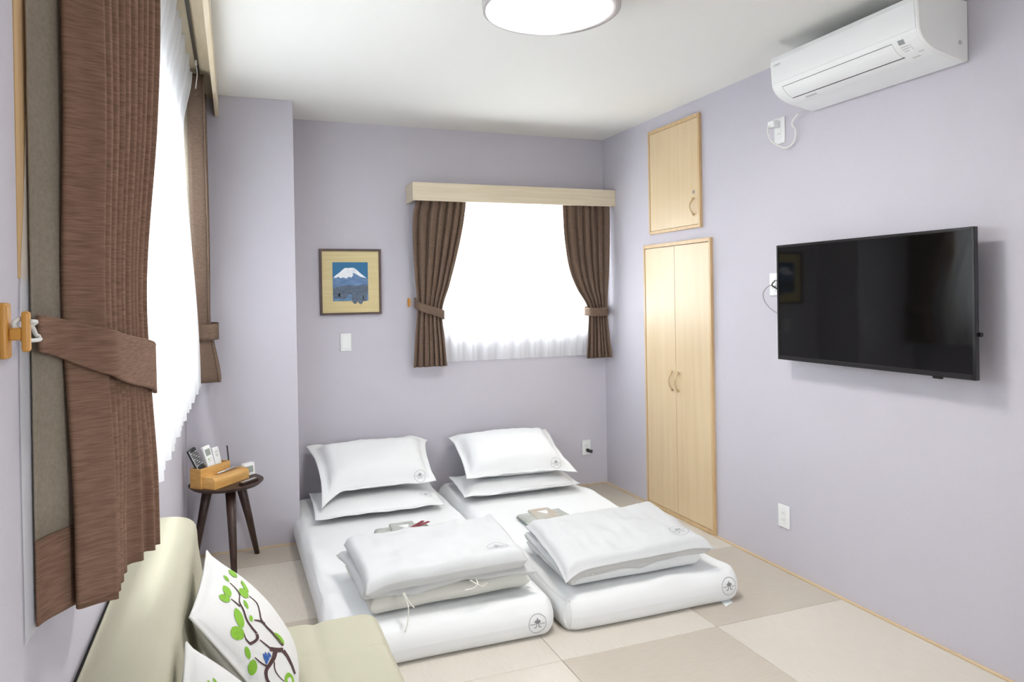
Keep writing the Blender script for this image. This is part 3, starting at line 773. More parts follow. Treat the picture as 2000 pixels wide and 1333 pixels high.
# left window, far curtain
cu = thing('brown_curtain', 'brown curtain tied back at the far end of the left window', 'curtain', (-0.13, 3.9, 0.92), 'brown tied curtains')
eL = [(0.92, 3.83), (1.10, 3.86), (1.20, 3.87), (1.45, 3.80), (1.8, 3.68), (2.2, 3.60), (2.36, 3.58)]
eR = [(0.92, 4.02), (1.2, 4.015), (2.36, 4.03)]
am = [(0.92, 0.034), (1.18, 0.018), (1.6, 0.022), (2.36, 0.020)]
me = grid_mesh('panel', hang(PYL, eL, eR, am, 4.2, zrange(0.92, 2.362, 60), 132, lambda a, z: (lerp(0.142, 0.110, smooth((z - 0.92) / 0.35)), 1.0), 0.2))
solid(obj('panel', me, MT['brown_b'], cu, True), 0.003)
rows = []; rows2 = []
for z in zrange(0.92, 2.362, 40):
    y = interp(eL, z) - 0.006; fl = smooth((1.30 - z) / 0.38); tp = smooth((z - 2.20) / 0.1)
    o1 = lerp(0.060, 0.078, fl); o2 = lerp(0.126, 0.166, fl) - 0.012 * smooth(1 - abs(z - 1.2) / 0.15)
    rows.append([PYL(y + 0.010 * math.sin(math.pi * t) * 0.5 + 0.016 * t ** 3, lerp(o1, o2, t), z) for t in (0, 0.2, 0.4, 0.6, 0.8, 0.95, 1.0)])
    rows2.append([PYL(y + 0.010 - 0.004 * t, lerp(o1 - 0.022, o1 + 0.002, t), z) for t in (0, 0.5, 1.0)])
solid(obj('edge_panel', grid_mesh('edge_panel', rows), MT['brown_b'], cu, True), 0.003)
solid(obj('lining', grid_mesh('lining', rows2), MT['lining'], cu, True), 0.002)
pth = [(4.02, 0.04), (4.02, 0.10), (4.01, 0.150), (3.97, 0.164), (3.93, 0.166), (3.88, 0.162), (3.852, 0.145), (3.842, 0.115), (3.852, 0.085), (3.89, 0.07)]
pth = [(p.x, p.y) for p in spline([V(a, b, 0) for a, b in pth], 4)]
solid(obj('tieback', band(PYL, pth, lambda t: 1.165 + 0.01 * (1 - t), lambda t: 0.040), MT['brown_b'], cu, True), 0.004)
# left window, near curtain
cu = thing('brown_curtain', 'large brown curtain with taupe lining tied back nearest the viewer', 'curtain', (-0.18, 1.2, 0.92), 'brown tied curtains')
ridges = []
NR = 9
for k in range(NR + 1):
    yk = 1.122 + 0.0245 * k; ang = math.radians(lerp(8.05, 5.55, (k / NR) ** 0.9))
    ridges.append((-yk * math.tan(ang), yk))
low = [(-0.159, 1.118), (-0.1605, 1.150), (-0.1612, 1.185), (-0.1614, 1.220), (-0.1605, 1.253), (-0.1435, 1.262), (-0.1460, 1.303), (-0.1310, 1.305), (-0.1335, 1.335), (-0.1270, 1.340)]
ldep = [0.012, 0.010, 0.013, 0.010, -0.001, 0.007, -0.001, 0.008, 0.0]
def near_path(z):
    """plan of the gathered curtain: close ridges above the strap, fewer broad folds towards the hem"""
    fl = 0.024 * smooth((z - 1.30) / 0.55); b = smooth((1.20 - z) / 0.22)
    kp = [V(-0.200, 1.135, 0), V(-0.2055, 1.112, 0), V(-0.2045, 1.1015, 0), V(-0.199, 1.099, 0), V(-0.183, 1.109, 0), V(-0.166, 1.115, 0)]
    for k, (x, y) in enumerate(ridges):
        w = fl * k / NR + 0.002 * nz((k * 0.9, z * 0.8, 3), 1.0)
        P1 = V(x + w, y, 0).lerp(V(low[k][0], low[k][1], 0), b); kp.append(P1)
        if k < NR:
            xm = (x + ridges[k + 1][0]) / 2 + w
            va = V(xm - 0.016 - 0.010 * ((k * 7) % 3) / 2, y + 0.0125, 0)
            vb = V((low[k][0] + low[k + 1][0]) / 2 - ldep[k], (low[k][1] + low[k + 1][1]) / 2, 0)
            kp.append(va.lerp(vb, b))
    e = lerp(ridges[-1][0] + fl, low[-1][0], b)
    kp += [V(e - 0.012, 1.352, 0), V(-0.165, 1.365, 0), V(-0.20, 1.372, 0), V(-0.215, 1.35, 0)]
    return spline(kp, 4)
rows = []
for z in zrange(0.922, 2.362, 56):
    sway = 0.004 * math.sin(z * 2.3) - 0.010 * smooth(1 - abs(z - 1.33) / 0.3)
    rows.append([Vector((p.x + sway * 0.8, p.y - 0.2 * sway, z + 0.004 * nz((p.y * 9, 0, 0), 1))) for p in near_path(z)])
solid(obj('panel', grid_mesh('panel', rows), MT['brown'], cu, True), 0.0025)
rows = []
for z in zrange(1.030, 2.362, 30):
    b = 0.002 * math.sin(z * 5)
    rows.append([Vector((p.x + 0.001, p.y + b, z)) for p in spline([V(-0.2400, 1.062, 0), V(-0.233, 1.082, 0), V(-0.217, 1.108, 0), V(-0.2025, 1.130, 0)], 4)])
solid(obj('lining', grid_mesh('lining', rows), MT['lining'], cu, True), 0.002)
rows = []
for z in zrange(0.922, 1.0295, 8):
    rows.append([Vector((p.x + 0.001, p.y, z)) for p in spline([V(-0.2395, 1.060, 0), V(-0.233, 1.079, 0), V(-0.217, 1.105, 0), V(-0.2025, 1.128, 0)], 4)])
solid(obj('lining_hem', grid_mesh('lining_hem', rows), MT['brown'], cu, True), 0.003)
pth = [V(-0.226, 1.040, 0), V(-0.214, 1.070, 0), V(-0.200, 1.0885, 0), V(-0.178, 1.095, 0), V(-0.155, 1.105, 0), V(-0.147, 1.14, 0), V(-0.140, 1.20, 0), V(-0.132, 1.27, 0), V(-0.126, 1.325, 0), V(-0.132, 1.368, 0), V(-0.155, 1.385, 0), V(-0.20, 1.388, 0)]
pth = spline(pth, 5); n = len(pth); ring = []
for i, p in enumerate(pth):
    t = i / (n - 1)
    tt = min(1.0, t * 1.28); zc = 1.2905 - 0.077 * tt ** 1.15; hh = lerp(0.0215, 0.041, tt)
    ring.append([Vector((p.x - 0.006 * (q < 0) * 0, p.y - 0.0035 * q, zc + hh * q)) for q in (1, 0.9, 0.5, 0, -0.5, -0.9, -1)])
tbk = obj('tieback', grid_mesh('tieback', ring), MT['brown'], cu, True); solid(tbk, 0.005)
obj('piping', tb([(r[0].x, r[0].y, r[0].z) for r in ring], 0.0032, 6), MT['brown'], tbk, True)
obj('loop_cord', tb(spline([(-0.226, 1.040, 1.288), (-0.224, 1.015, 1.292), (-0.2215, 0.985, 1.303), (-0.226, 0.957, 1.312), (-0.231, 0.951, 1.306), (-0.226, 0.963, 1.300), (-0.2135, 0.969, 1.3075), (-0.2155, 0.955, 1.309)], 6), 0.0026, 6), MT['cord'], tbk, True)
obj('loop_cord', tb(spline([(-0.226, 1.040, 1.286), (-0.2165, 1.0, 1.2865), (-0.2165, 0.975, 1.2865), (-0.226, 0.962, 1.2875)], 6), 0.0026, 6), MT['cord'], tbk, True)
# tieback hooks
hk = thing('curtain_hook', 'orange plastic curtain hook on the wall beside the large near curtain', 'hook', (-0.235, 0.955, 1.27), 'curtain tieback hooks')
obj('base_plate', bx((XL + 0.0005, 0.945, 1.2675), (XL + 0.009, 0.966, 1.3305), 0.003, 2), MT['hook'], hk)
obj('arm', bx((XL + 0.0085, 0.950, 1.288), (-0.2235, 0.961, 1.302), 0.002, 1), MT['hook'], hk)
obj('front_bar', bx((-0.2240, 0.9495, 1.2745), (-0.2160, 0.9615, 1.3205), 0.0028, 2), MT['hook'], hk)
hk = thing('curtain_hook', 'small orange hook peeking out left of the back window curtain', 'hook', (1.025, 4.46, 1.29), 'curtain tieback hooks')
obj('base_plate', bx((1.018, YB - 0.0085, 1.262), (1.030, YB - 0.0005, 1.318), 0.003, 2), MT['hook'], hk)
obj('arm', bx((1.020, YB - 0.040, 1.284), (1.028, YB - 0.0080, 1.294), 0.002, 1), MT['hook'], hk)
obj('front_bar', bx((1.0185, YB - 0.047, 1.266), (1.0295, YB - 0.039, 1.312), 0.0028, 2), MT['hook'], hk)

# ------------------------------------------------------------------ sofa
so = thing('sofa', 'pale yellow-green sofa with low padded back against the left wall', 'sofa', (0.07, 1.3, 0))
SY0, SY1 = 0.42, 2.150
outl = spline([V(-0.225, 0, 0.28), V(-0.2365, 0, 0.34), V(-0.2365, 0, 0.60), V(-0.2360, 0, 0.735), V(-0.229, 0, 0.7475), V(-0.190, 0, 0.751), V(-0.150, 0, 0.748), V(-0.122, 0, 0.738), V(-0.107, 0, 0.716), V(-0.102, 0, 0.66), V(-0.086, 0, 0.54), V(-0.070, 0, 0.43), V(-0.066, 0, 0.33), V(-0.085, 0, 0.28), V(-0.14, 0, 0.27)], 4)
cen = V(-0.15, 0, 0.52)
rows = []
for k in range(9):
    a = math.pi / 2 * k / 8; rows.append((SY0 + 0.03 * (1 - math.sin(a)), 0.03 * (1 - math.cos(a))))
for k in range(1, 12): rows.append((lerp(SY0 + 0.03, SY1 - 0.03, k / 12), 0.0))
rows = [(SY0 + 0.03 * (1 - math.sin(math.pi / 2 * k / 8)), 0.03 * (1 - math.cos(math.pi / 2 * k / 8))) for k in range(8, -1, -1)][0:0] + \
       [(SY0 + 0.03 * (1 - math.cos(math.pi / 2 * k / 8)), 0.03 * (1 - math.sin(math.pi / 2 * k / 8))) for k in range(9)] + \
       [(lerp(SY0 + 0.03, SY1 - 0.03, k / 12), 0.0) for k in range(1, 12)] + \
       [(SY1 - 0.03 + 0.03 * math.sin(math.pi / 2 * k / 8), 0.03 * (1 - math.cos(math.pi / 2 * k / 8))) for k in range(9)]
bm = bmesh.new(); R = []
for y, ins in rows:
    ring = []
    for p in outl:
        d = (p - cen); l = d.length; q = cen + d * (1 - ins / l)
        if p.x < -0.2355: q.x = p.x + ins * 0.5
        ring.append(bm.verts.new((q.x, y, q.z)))
    R.append(ring)
n = len(outl)
for a, b in zip(R, R[1:]):
    for i in range(n): bm.faces.new((a[i], a[(i + 1) % n], b[(i + 1) % n], b[i]))
bm.faces.new(R[0][::-1]); bm.faces.new(R[-1])
back = obj('backrest', bm, MT['sofa'], so, True)
obj('back_panel', bx((-0.2435, SY0 + 0.02, 0.30), (-0.2372, SY1 - 0.02, 0.738)), MT['black'], so)
# seat with shallow tufting seams
def seat_mid(u, v): return V(lerp(-0.080, 0.388, u), lerp(SY0, SY1 + 0.006, v), 0.315)
def seat_e(u, v):
    W, L = 0.463, SY1 - SY0; x = u * W; y = v * L; r = 0.055
    dx, dy = min(x + 0.03, W - x), min(y, L - y)
    if dx < r and dy < r: e = r - math.hypot(r - dx, r - dy)
    else: e = min(dx, dy)
    return e
SEAM_X = (0.195,); SEAM_Y = (1.93, 1.60, 1.27, 0.94, 0.61)
def seat_top(u, v):
    p = seat_mid(u, v); e = seat_e(u, v)
    h = 0.087 * edge_prof(e, 0.04)
    g = min(min(abs(p.x - s) for s in SEAM_X), min(abs(p.y - s) for s in SEAM_Y))
    return max(0.0, h - 0.007 * math.exp(-(g / 0.016) ** 2)) + 0.001
def seat_bot(u, v): return 0.115 * edge_prof(seat_e(u, v), 0.02) + 0.001
us = sorted(set([i / 44 for i in range(45)] + [0.94, 0.96, 0.97, 0.98, 0.99, 0.995])); vs = sorted(set([i / 150 for i in range(151)] + [0.995, 0.998, 0.99, 0.985, 0.005, 0.002]))
# keep the plan corner round: pull points onto the rounded outline
def seat_mid_r(u, v):
    p = seat_mid(u, v); r = 0.05
    cx0 = 0.388 - r
    for cy0, s in ((SY1 + 0.006 - r, 1), (SY0 + r, -1)):
        dx, dy = p.x - cx0, (p.y - cy0) * s
        if dx > 0 and dy > 0:
            m = max(dx, dy); l = math.hypot(dx, dy)
            if l > 0: p = V(cx0 + dx * m / l, cy0 + s * dy * m / l, p.z)
    return p
obj('seat', slab_mesh('seat', seat_mid_r, seat_top, seat_bot, us, vs), MT['sofa'], so, True)
obj('base', bx((-0.19, SY0 + 0.04, 0.135), (0.345, SY1 - 0.04, 0.199), 0.006, 1), MT['black'], so)
for x in (-0.16, 0.31):
    for y in (SY0 + 0.08, SY1 - 0.08):
        bm = bmesh.new(); lathe(bm, [(0.020, 0.0005), (0.026, 0.136)], (x, y), 14); obj('leg', bm, MT['black'], so)

# cushions on the sofa
def pillow(name, c, T, flange, W, L, seed=0, pinch=0.05, nu=44, nv=34, wr=0.004, wave=0.006, puff=0.5, r=0.10, sag=None):
    """c: corners (u0v0, u1v0, u1v1, u0v1)"""
    c = [Vector(p) for p in c]
    def mid(u, v):
        uu = 0.5 + (u - 0.5) * (1 - pinch * 4 * v * (1 - v)); vv = 0.5 + (v - 0.5) * (1 - pinch * 4 * u * (1 - u))
        p = bilerp(c, uu, vv)
        rim = max(abs(2 * u - 1), abs(2 * v - 1)) ** 6
        p = p + V(0, 0, 1) * (wave * rim * nz((u * W * 9, v * L * 9, seed), 1.0))
        if sag: p = p + sag(u, v)
        return p
    def e(u, v): return min(min(u, 1 - u) * W, min(v, 1 - v) * L)
    def th(u, v):
        eu, ev = min(u, 1 - u) * W - flange, min(v, 1 - v) * L - flange
        return 0.002 + T / 2 * edge_prof(max(0, eu), r) ** 1.0 * edge_prof(max(0, ev), r) * (1 - puff + puff * (math.sin(math.pi * u) * math.sin(math.pi * v)) ** 0.5)
    def disp(u, v, q):
        k = edge_prof(max(0, e(u, v) - flange * 0.6), 0.06)
        return wr * k * (nz((u * W * 5, v * L * 7, seed + 1), 1.6) + 0.6 * nz((u * W * 22, v * L * 6, seed + 2), 1.0))
    return slab_mesh(name, mid, th, th, spaced(nu, 0.5), spaced(nv, 0.5), disp)

def lean(c0, c1, h, tilt):
    return None
cu = thing('printed_cushion', 'square white cushion with green leaf tree print on the sofa', 'cushion', (0.0, 1.7, 0.41), 'white cushions on the sofa')
# bottom-near, bottom-far, top-far, top-near (face normal points into the room)
cc = [(0.108, 1.515, 0.425), (0.126, 1.885, 0.425), (-0.074, 1.900, 0.720), (-0.092, 1.520, 0.718)]
cs = obj('cover', pillow('cover', cc, 0.135, 0.006, 0.38, 0.37, 3, 0.045, 44, 44, 0.004, 0.0, 0.35, 0.17), MT['cushion'], cu, True)
b = bvh_of(cs)
PRJ = lambda u, v: (CAM_O, ray_px(u, v))
def Z(x, y, ox=340, oy=1050, s=4.711): return (ox + x / s, oy + y / s)   # pixel of the zoomed crop -> photo pixel
dl = Decal(b, PRJ, 0.0012)
for a, e2, w in (((490, 250), (580, 320), 7), ((500, 305), (578, 372), 9), ((455, 355), (505, 412), 6), ((612, 400), (684, 515), 6), ((598, 475), (680, 560), 13), ((450, 450), (522, 550), 13), ((412, 540), (515, 590), 14),
                 ((640, 580), (680, 665), 6), ((562, 655), (630, 840), 16), ((530, 830), (630, 940), 25), ((700, 720), (712, 780), 7), ((658, 1005), (692, 1125), 10), ((728, 1125), (712, 1275), 18), ((920, 880), (1010, 985), 9), ((1045, 1245), (1070, 1400), 18)):
    dl = Decal(b, PRJ, 0.0012); dl.leaf(Z(*a), Z(*e2), w, 9, 0.55)
    if dl.f: dl.build('printed_leaf', MT['leaf'], cs)
dl = Decal(b, PRJ, 0.0012)
def br(pts, w0, w1):
    p = [Vector((Z(*q)[0], Z(*q)[1], 0)) for q in pts]; p = spline(p, 5); n = len(p)
    dl.ribbon([(q.x, q.y) for q in p], [lerp(w0, w1, i / (n - 1)) for i in range(n)])
br([(515, 425), (570, 480), (600, 530), (600, 600), (635, 670), (665, 760), (710, 830), (760, 890)], 1.2, 4.2)
br([(520, 570), (560, 600), (605, 640)], 1.0, 3.0)
br([(690, 545), (760, 610), (785, 690), (800, 760), (850, 830), (900, 880), (1000, 1000)], 1.2, 4.5)
br([(735, 765), (790, 775), (830, 800)], 2.0, 5.0)
br([(760, 895), (765, 930), (740, 960), (695, 985)], 5.0, 6.0)
br([(700, 985), (660, 940), (640, 885)], 4.0, 1.0)
br([(785, 945), (840, 990), (890, 1030), (930, 1050)], 1.6, 4.5)
br([(880, 1030), (940, 1040), (1000, 1040)], 8.0, 9.0)
br([(930, 1040), (915, 1110), (880, 1170), (845, 1230), (850, 1300), (875, 1345)], 9.0, 5.0)
br([(1000, 1045), (1040, 1100), (1080, 1180), (1110, 1260)], 7.0, 3.0)
br([(920, 1150), (925, 1220), (960, 1280), (1010, 1330)], 2.2, 1.6)
br([(742, 1110), (800, 1160), (850, 1190)], 2.0, 4.0)
dl.build('branch_print', MT['branch'], cs)
dl = Decal(b, PRJ, 0.0016)
for a, e2, w in (((815, 1070), (845, 1150), 4), ((832, 1055), (862, 1150), 4.5), ((858, 1060), (888, 1110), 4), ((840, 1100), (850, 1175), 5), ((868, 1085), (860, 1140), 4)):
    dl = Decal(b, PRJ, 0.0016); dl.leaf(Z(*a), Z(*e2), w, 6, 0.6)
    if dl.f: dl.build('printed_feather', MT['blue'], cs)
cu = thing('printed_cushion', 'white cushion nearest the viewer, only its pale corner showing', 'cushion', (0.0, 1.28, 0.41), 'white cushions on the sofa')
cc = [(0.118, 1.030, 0.430), (0.122, 1.395, 0.430), (-0.090, 1.385, 0.730), (-0.092, 1.010, 0.730)]
cs2 = obj('cover', pillow('cover', cc, 0.135, 0.006, 0.38, 0.37, 8, 0.045, 40, 40, 0.004, 0.0, 0.35, 0.17), MT['cushion'], cu, True)
b2 = bvh_of(cs2)
dl = Decal(b2, PRJ, 0.0014)
for a, e2, w in (((405, 1330), (412, 1345), 5), ((415, 1326), (424, 1340), 5), ((420, 1338), (440, 1352), 5)):
    dl = Decal(b2, PRJ, 0.0014); dl.leaf(a, e2, w, 6, 0.6)
    if dl.f: dl.build('printed_leaf', MT['leaf'], cs2)

# ------------------------------------------------------------------ stool and what stands on it
SX, SY, SZ = -0.052, 3.815, 0.432
st = thing('stool', 'round dark walnut three-legged stool in the corner', 'stool', (SX, SY, 0))
bm = bmesh.new(); lathe(bm, [(0.125, SZ - 0.026), (0.158, SZ - 0.018), (0.172, SZ - 0.006), (0.1735, SZ - 0.002), (0.1705, SZ), (0.10, SZ), (0.04, SZ)], (SX, SY), 56)
obj('top', bm, MT['walnut'], st, False)
for (tx, ty), (fx, fy) in (((0.062, 0.045), (0.140, 0.170)), ((0.018, -0.085), (0.030, -0.205)), ((-0.085, 0.030), (-0.160, 0.075))):
    bm = bmesh.new()
    tube(bm, [(SX + fx, SY + fy, 0.0005), (SX + lerp(fx, tx, 0.5), SY + lerp(fy, ty, 0.5), SZ * 0.5), (SX + tx, SY + ty, SZ - 0.024)], [0.0125, 0.0185, 0.0245], 16)
    obj('leg', bm, MT['walnut'], st, True)
OX, OY = -0.100, 3.660
e1 = V(0.66, 0.751, 0); e2 = V(-0.751, 0.66, 0)
def B(a, b, c): return V(OX, OY, SZ + 0.0006) + e1 * a + e2 * b + V(0, 0, c)
def obox(bm, a, b):
    vs = [bm.verts.new(B(x, y, z)) for x in (a[0], b[0]) for y in (a[1], b[1]) for z in (a[2], b[2])]
    for f in ((0, 1, 3, 2), (4, 6, 7, 5), (0, 4, 5, 1), (2, 3, 7, 6), (0, 2, 6, 4), (1, 5, 7, 3)): bm.faces.new([vs[i] for i in f])
def ob(a, b):
    bm = bmesh.new(); obox(bm, a, b); return bm
bxo = thing('desk_organizer', 'honey-coloured wooden organizer with stepped compartments on the stool', 'organizer', tuple(B(0.12, 0.07, 0)))
W = 0.232
# front drawer with rounded nose
bm = bmesh.new()
prof2 = [(0.0, 0.0)] + [(0.022 - 0.022 * math.cos(math.pi / 2 * i / 6), 0.034 + 0.020 * math.sin(math.pi / 2 * i / 6)) for i in range(7)] + [(0.075, 0.054), (0.075, 0.0)]
prism(bm, [B(0, b_, c_) for b_, c_ in prof2], e1 * W)
fd = obj('front_drawer', bm, MT['box'], bxo)
obj('tray_recess', ob((0.055, 0.034, 0.0541), (W - 0.018, 0.068, 0.0546)), MT['box_in'], fd)
bm = bmesh.new(); t = 0.006; h = 0.094; y0, y1 = 0.0755, 0.140
obox(bm, (-0.010, y0, 0), (W * 0.80, y0 + t, h)); rear = obj('rear_front_panel', bm, MT['box'], bxo)
obj('rear_back_panel', ob((-0.010, y1 - t, 0.0), (W * 0.80, y1, h)), MT['box'], bxo)
for a in (-0.010, W * 0.80 - t):
    obj('rear_side_panel', ob((a, y0 + t, 0), (a + t, y1 - t, h)), MT['box'], bxo)
obj('rear_floor', ob((-0.010 + t, y0 + t, 0.0), (W * 0.80 - t, y1 - t, 0.05)), MT['box_in'], bxo)
for a in (0.072, 0.122):
    obj('divider', ob((a, y0 + t, 0.05), (a + 0.004, y1 - t, h - 0.038)), MT['box_in'], bxo)
def remote(name, label, at, tilt, yawr, w, l, th, mat, parts, group='remote controls on the stool'):
    """remote standing in the box: local x = width, y = length (up), z = face normal"""
    base = B(*at)
    up = (V(0, 0, 1) * math.cos(tilt[0]) + e2 * math.sin(tilt[0])).normalized()
    up = (up * math.cos(tilt[1]) + e1 * math.sin(tilt[1])).normalized()
    face = -(e2 - up * e2.dot(up)).normalized()
    face = (face * math.cos(yawr) + up.cross(face) * math.sin(yawr)).normalized()
    rt = up.cross(face).normalized()
    o = thing(name, label, 'remote control', tuple(base), group)
    def Q(x, y, z): return base + rt * x + up * y + face * z
    def qb(a, b, bev=0.0):
        bm = bmesh.new(); box(bm, a, b, bev, 2)
        for v in bm.verts: v.co = Q(*v.co)
        return bm
    bd = obj('body', qb((-w / 2, 0, -th / 2), (w / 2, l, th / 2), min(0.004, th * 0.3)), mat, o)
    for nm, x0, y0, x1, y1, m2, d in parts:
        obj(nm, qb((x0 - w / 2, y0, th / 2 + 0.0001), (x1 - w / 2, y1, th / 2 + d)), m2, bd)
    return o
btn = []
for r_ in range(7):
    for c_ in range(4):
        btn.append(('button', 0.008 + c_ * 0.0085, 0.052 + r_ * 0.011, 0.0135 + c_ * 0.0085, 0.059 + r_ * 0.011, MT['plastic_g'] if (r_ + c_) % 3 == 0 else MT['grey_print'], 0.0012))
btn.append(('silver_strip', 0.0005, 0.03, 0.005, 0.138, MT['silver'], 0.0012))
remote('remote_control', 'black remote leaning at the left of the wooden organizer', (0.038, 0.104, 0.0585), (0.22, -0.36), -0.10, 0.044, 0.140, 0.018, MT['dk_plastic'], btn)
remote('remote_control', 'white remote with grey display standing in the wooden organizer', (0.097, 0.106, 0.0600), (0.20, -0.16), -0.10, 0.044, 0.128, 0.018, MT['plastic'],
       [('display', 0.008, 0.080, 0.036, 0.112, MT['lcd'], 0.0006), ('button', 0.012, 0.060, 0.019, 0.066, MT['leaf'], 0.0012), ('button', 0.025, 0.060, 0.032, 0.066, MT['plastic_g'], 0.0012), ('button', 0.012, 0.050, 0.019, 0.055, MT['plastic_g'], 0.0012), ('button', 0.025, 0.050, 0.032, 0.055, MT['plastic_g'], 0.0012)])
remote('remote_control', 'small plain white remote at the right of the wooden organizer', (0.146, 0.108, 0.0565), (0.20, -0.06), -0.10, 0.038, 0.112, 0.014, MT['plastic'],
       [('button', 0.010, 0.085, 0.028, 0.094, MT['plastic_g'], 0.001), ('button', 0.012, 0.066, 0.026, 0.080, MT['plastic_g'], 0.001)])
pn = thing('pen', 'silver pen lying in the tray of the organizer', 'pen', tuple(B(0.13, 0.05, 0.056)))
bm = bmesh.new(); tube(bm, [B(0.066, 0.046, 0.0592), B(0.080, 0.047, 0.0592), B(0.20, 0.056, 0.0592)], [0.0012, 0.0042, 0.0042], 10); obj('barrel', bm, MT['silver'], pn, True)
bm = bmesh.new(); tube(bm, [B(0.13, 0.052, 0.0640), B(0.19, 0.0555, 0.0640)], 0.0010, 6); obj('clip', bm, MT['plastic_g'], pn)
an = thing('black_stylus', 'thin black rod standing behind the white clock', 'stylus', tuple(B(0.222, 0.118, 0)))
bm = bmesh.new(); tube(bm, [B(0.226, 0.112, 0.0), B(0.212, 0.116, 0.155)], [0.0040, 0.0032], 8); obj('rod', bm, MT['blk_plastic'], an, True)
bm = bmesh.new(); tube(bm, [B(0.212, 0.116, 0.1552), B(0.2115, 0.1162, 0.160)], [0.0045, 0.0040], 8); obj('tip', bm, MT['dk_plastic'], an, True)
ck = thing('digital_clock', 'small white digital clock at the right end of the organizer', 'clock', tuple(B(0.262, 0.045, 0)))
def CK(x, y, z):   # face turned towards the room
    f = V(0.62, -0.78, 0).normalized(); rgt = V(f.y * -1, f.x, 0) * 1.0; rgt = V(0.78, 0.62, 0).normalized()
    o0 = B(0.276, 0.040, 0); s = 0.12
    return o0 + rgt * x + V(0, 0, 1) * z + f * (y - s * z)
def ckb(a, b, bev):
    bm = bmesh.new(); box(bm, a, b, bev, 3)
    for v in bm.verts: v.co = CK(*v.co)
    return bm
cb = obj('case', ckb((-0.034, -0.013, 0.0), (0.034, 0.013, 0.064), 0.006), MT['plastic'], ck, True)
obj('display', ckb((-0.020, 0.0132, 0.016), (0.020, 0.0138, 0.048), 0.0), MT['lcd'], ck)
sr = thing('remote_control', 'slim dark remote lying flat on the stool before the organizer', 'remote control', (0.03, 3.73, SZ), 'remote controls on the stool')
def SRP(a, b, c): return V(0.012, 3.700, SZ + 0.0005) + V(0.66, 0.751, 0) * a + V(-0.751, 0.66, 0) * b + V(0, 0, c)
def srb(a, b, bev=0.0):
    bm = bmesh.new(); box(bm, a, b, bev, 2)
    for v in bm.verts: v.co = SRP(*v.co)
    return bm
s1 = obj('body', srb((0, -0.014, 0), (0.115, 0.014, 0.012), 0.003), MT['walnut'], sr)
for k in range(6):
    obj('button', srb((0.030 + k * 0.013, -0.009, 0.0121), (0.039 + k * 0.013, 0.009, 0.0132)), MT['plastic_g'], s1)
obj('button', srb((0.008, -0.008, 0.0121), (0.022, 0.008, 0.0136)), MT['yuk_b'], s1)
# ------------------------------------------------------------------ futons, pillows, duvets
def futon(label, x0, x1, y0, y1, ztop, seed, crest_px, skew=0.0):
    o = thing('futon_mattress', label, 'mattress', ((x0 + x1) / 2, (y0 + y1) / 2, 0), 'white futon mattresses')
    W, L = x1 - x0, y1 - y0
    def mid(u, v):
        x = lerp(x0, x1, u); y = lerp(y0, y1, v); r = 0.075
        for cx0, sx in ((x0 + r, -1), (x1 - r, 1)):
            for cy0, sy in ((y0 + r, -1), (y1 - r, 1)):
                dx, dy = (x - cx0) * sx, (y - cy0) * sy
                if dx > 0 and dy > 0:
                    m, l = max(dx, dy), math.hypot(dx, dy)
                    x, y = cx0 + sx * dx * m / l, cy0 + sy * dy * m / l
        b = 0.010 * nz((x * 2.2, y * 2.2, seed), 1.0)
        if v < 0.02 or v > 0.98: y += b
        if u < 0.02 or u > 0.98: x += b
        x += skew * (y - y0)
        return V(x, y, 0.062)
    def e(u, v): return min(min(u, 1 - u) * W, min(v, 1 - v) * L)
    top = lambda u, v: 0.001 + (ztop - 0.062) * edge_prof(e(u, v), 0.055)
    bot = lambda u, v: 0.001 + 0.060 * edge_prof(e(u, v), 0.040)
    def disp(u, v, q):
        d = e(u, v); k = smooth(d / 0.03)
        f = math.exp(-((d - 0.02) / 0.05) ** 2)
        return k * (0.004 * nz(q, 3.0, seed) + 0.0025 * nz((q.x * 3, q.y * 14, 0), 1.0, seed)) + 0.015 * f * k * nz((q.x * 6, q.y * 6, q.z * 16), 1.0, seed + 3)
    us = sorted(set([i / 70 for i in range(71)] + [d / W for d in (0.002, 0.005, 0.009, 0.016, 0.024, 0.034, 0.045)] + [1 - d / W for d in (0.002, 0.005, 0.009, 0.016, 0.024, 0.034, 0.045)]))
    vs = sorted(set([i / 90 for i in range(91)] + [d / L for d in (0.002, 0.005, 0.009, 0.016, 0.024, 0.034, 0.045)] + [1 - d / L for d in (0.002, 0.005, 0.009, 0.016, 0.024, 0.034, 0.045)]))
    c = obj('cover', slab_mesh('cover', mid, top, bot, us, vs, disp), MT['white_cloth'], o, True)
    emblem(c, c, crest_px[0], crest_px[1], V(1, 0, 0), V(0, 0, 1), 0.036, MT['emblem_d'])
    return o
ZT = 0.142
fL = futon('white futon mattress nearer the sofa', 0.283, 1.160, 2.545, 4.440, ZT, 1, (1050, 1219))
fR = futon('white futon mattress nearer the closet', 1.172, 2.020, 2.520, 4.440, ZT, 2, (1424, 1146))
for ch in fR.children: pass
bm = bmesh.new()
prism(bm, [V(1.925, 2.578, 0.0012), V(1.972, 2.574, 0.0012), V(1.957, 2.522, 0.0012), V(1.904, 2.500, 0.0012)], V(0, 0, 0.0012))
obj('care_label', bm, MT['label'], fR)

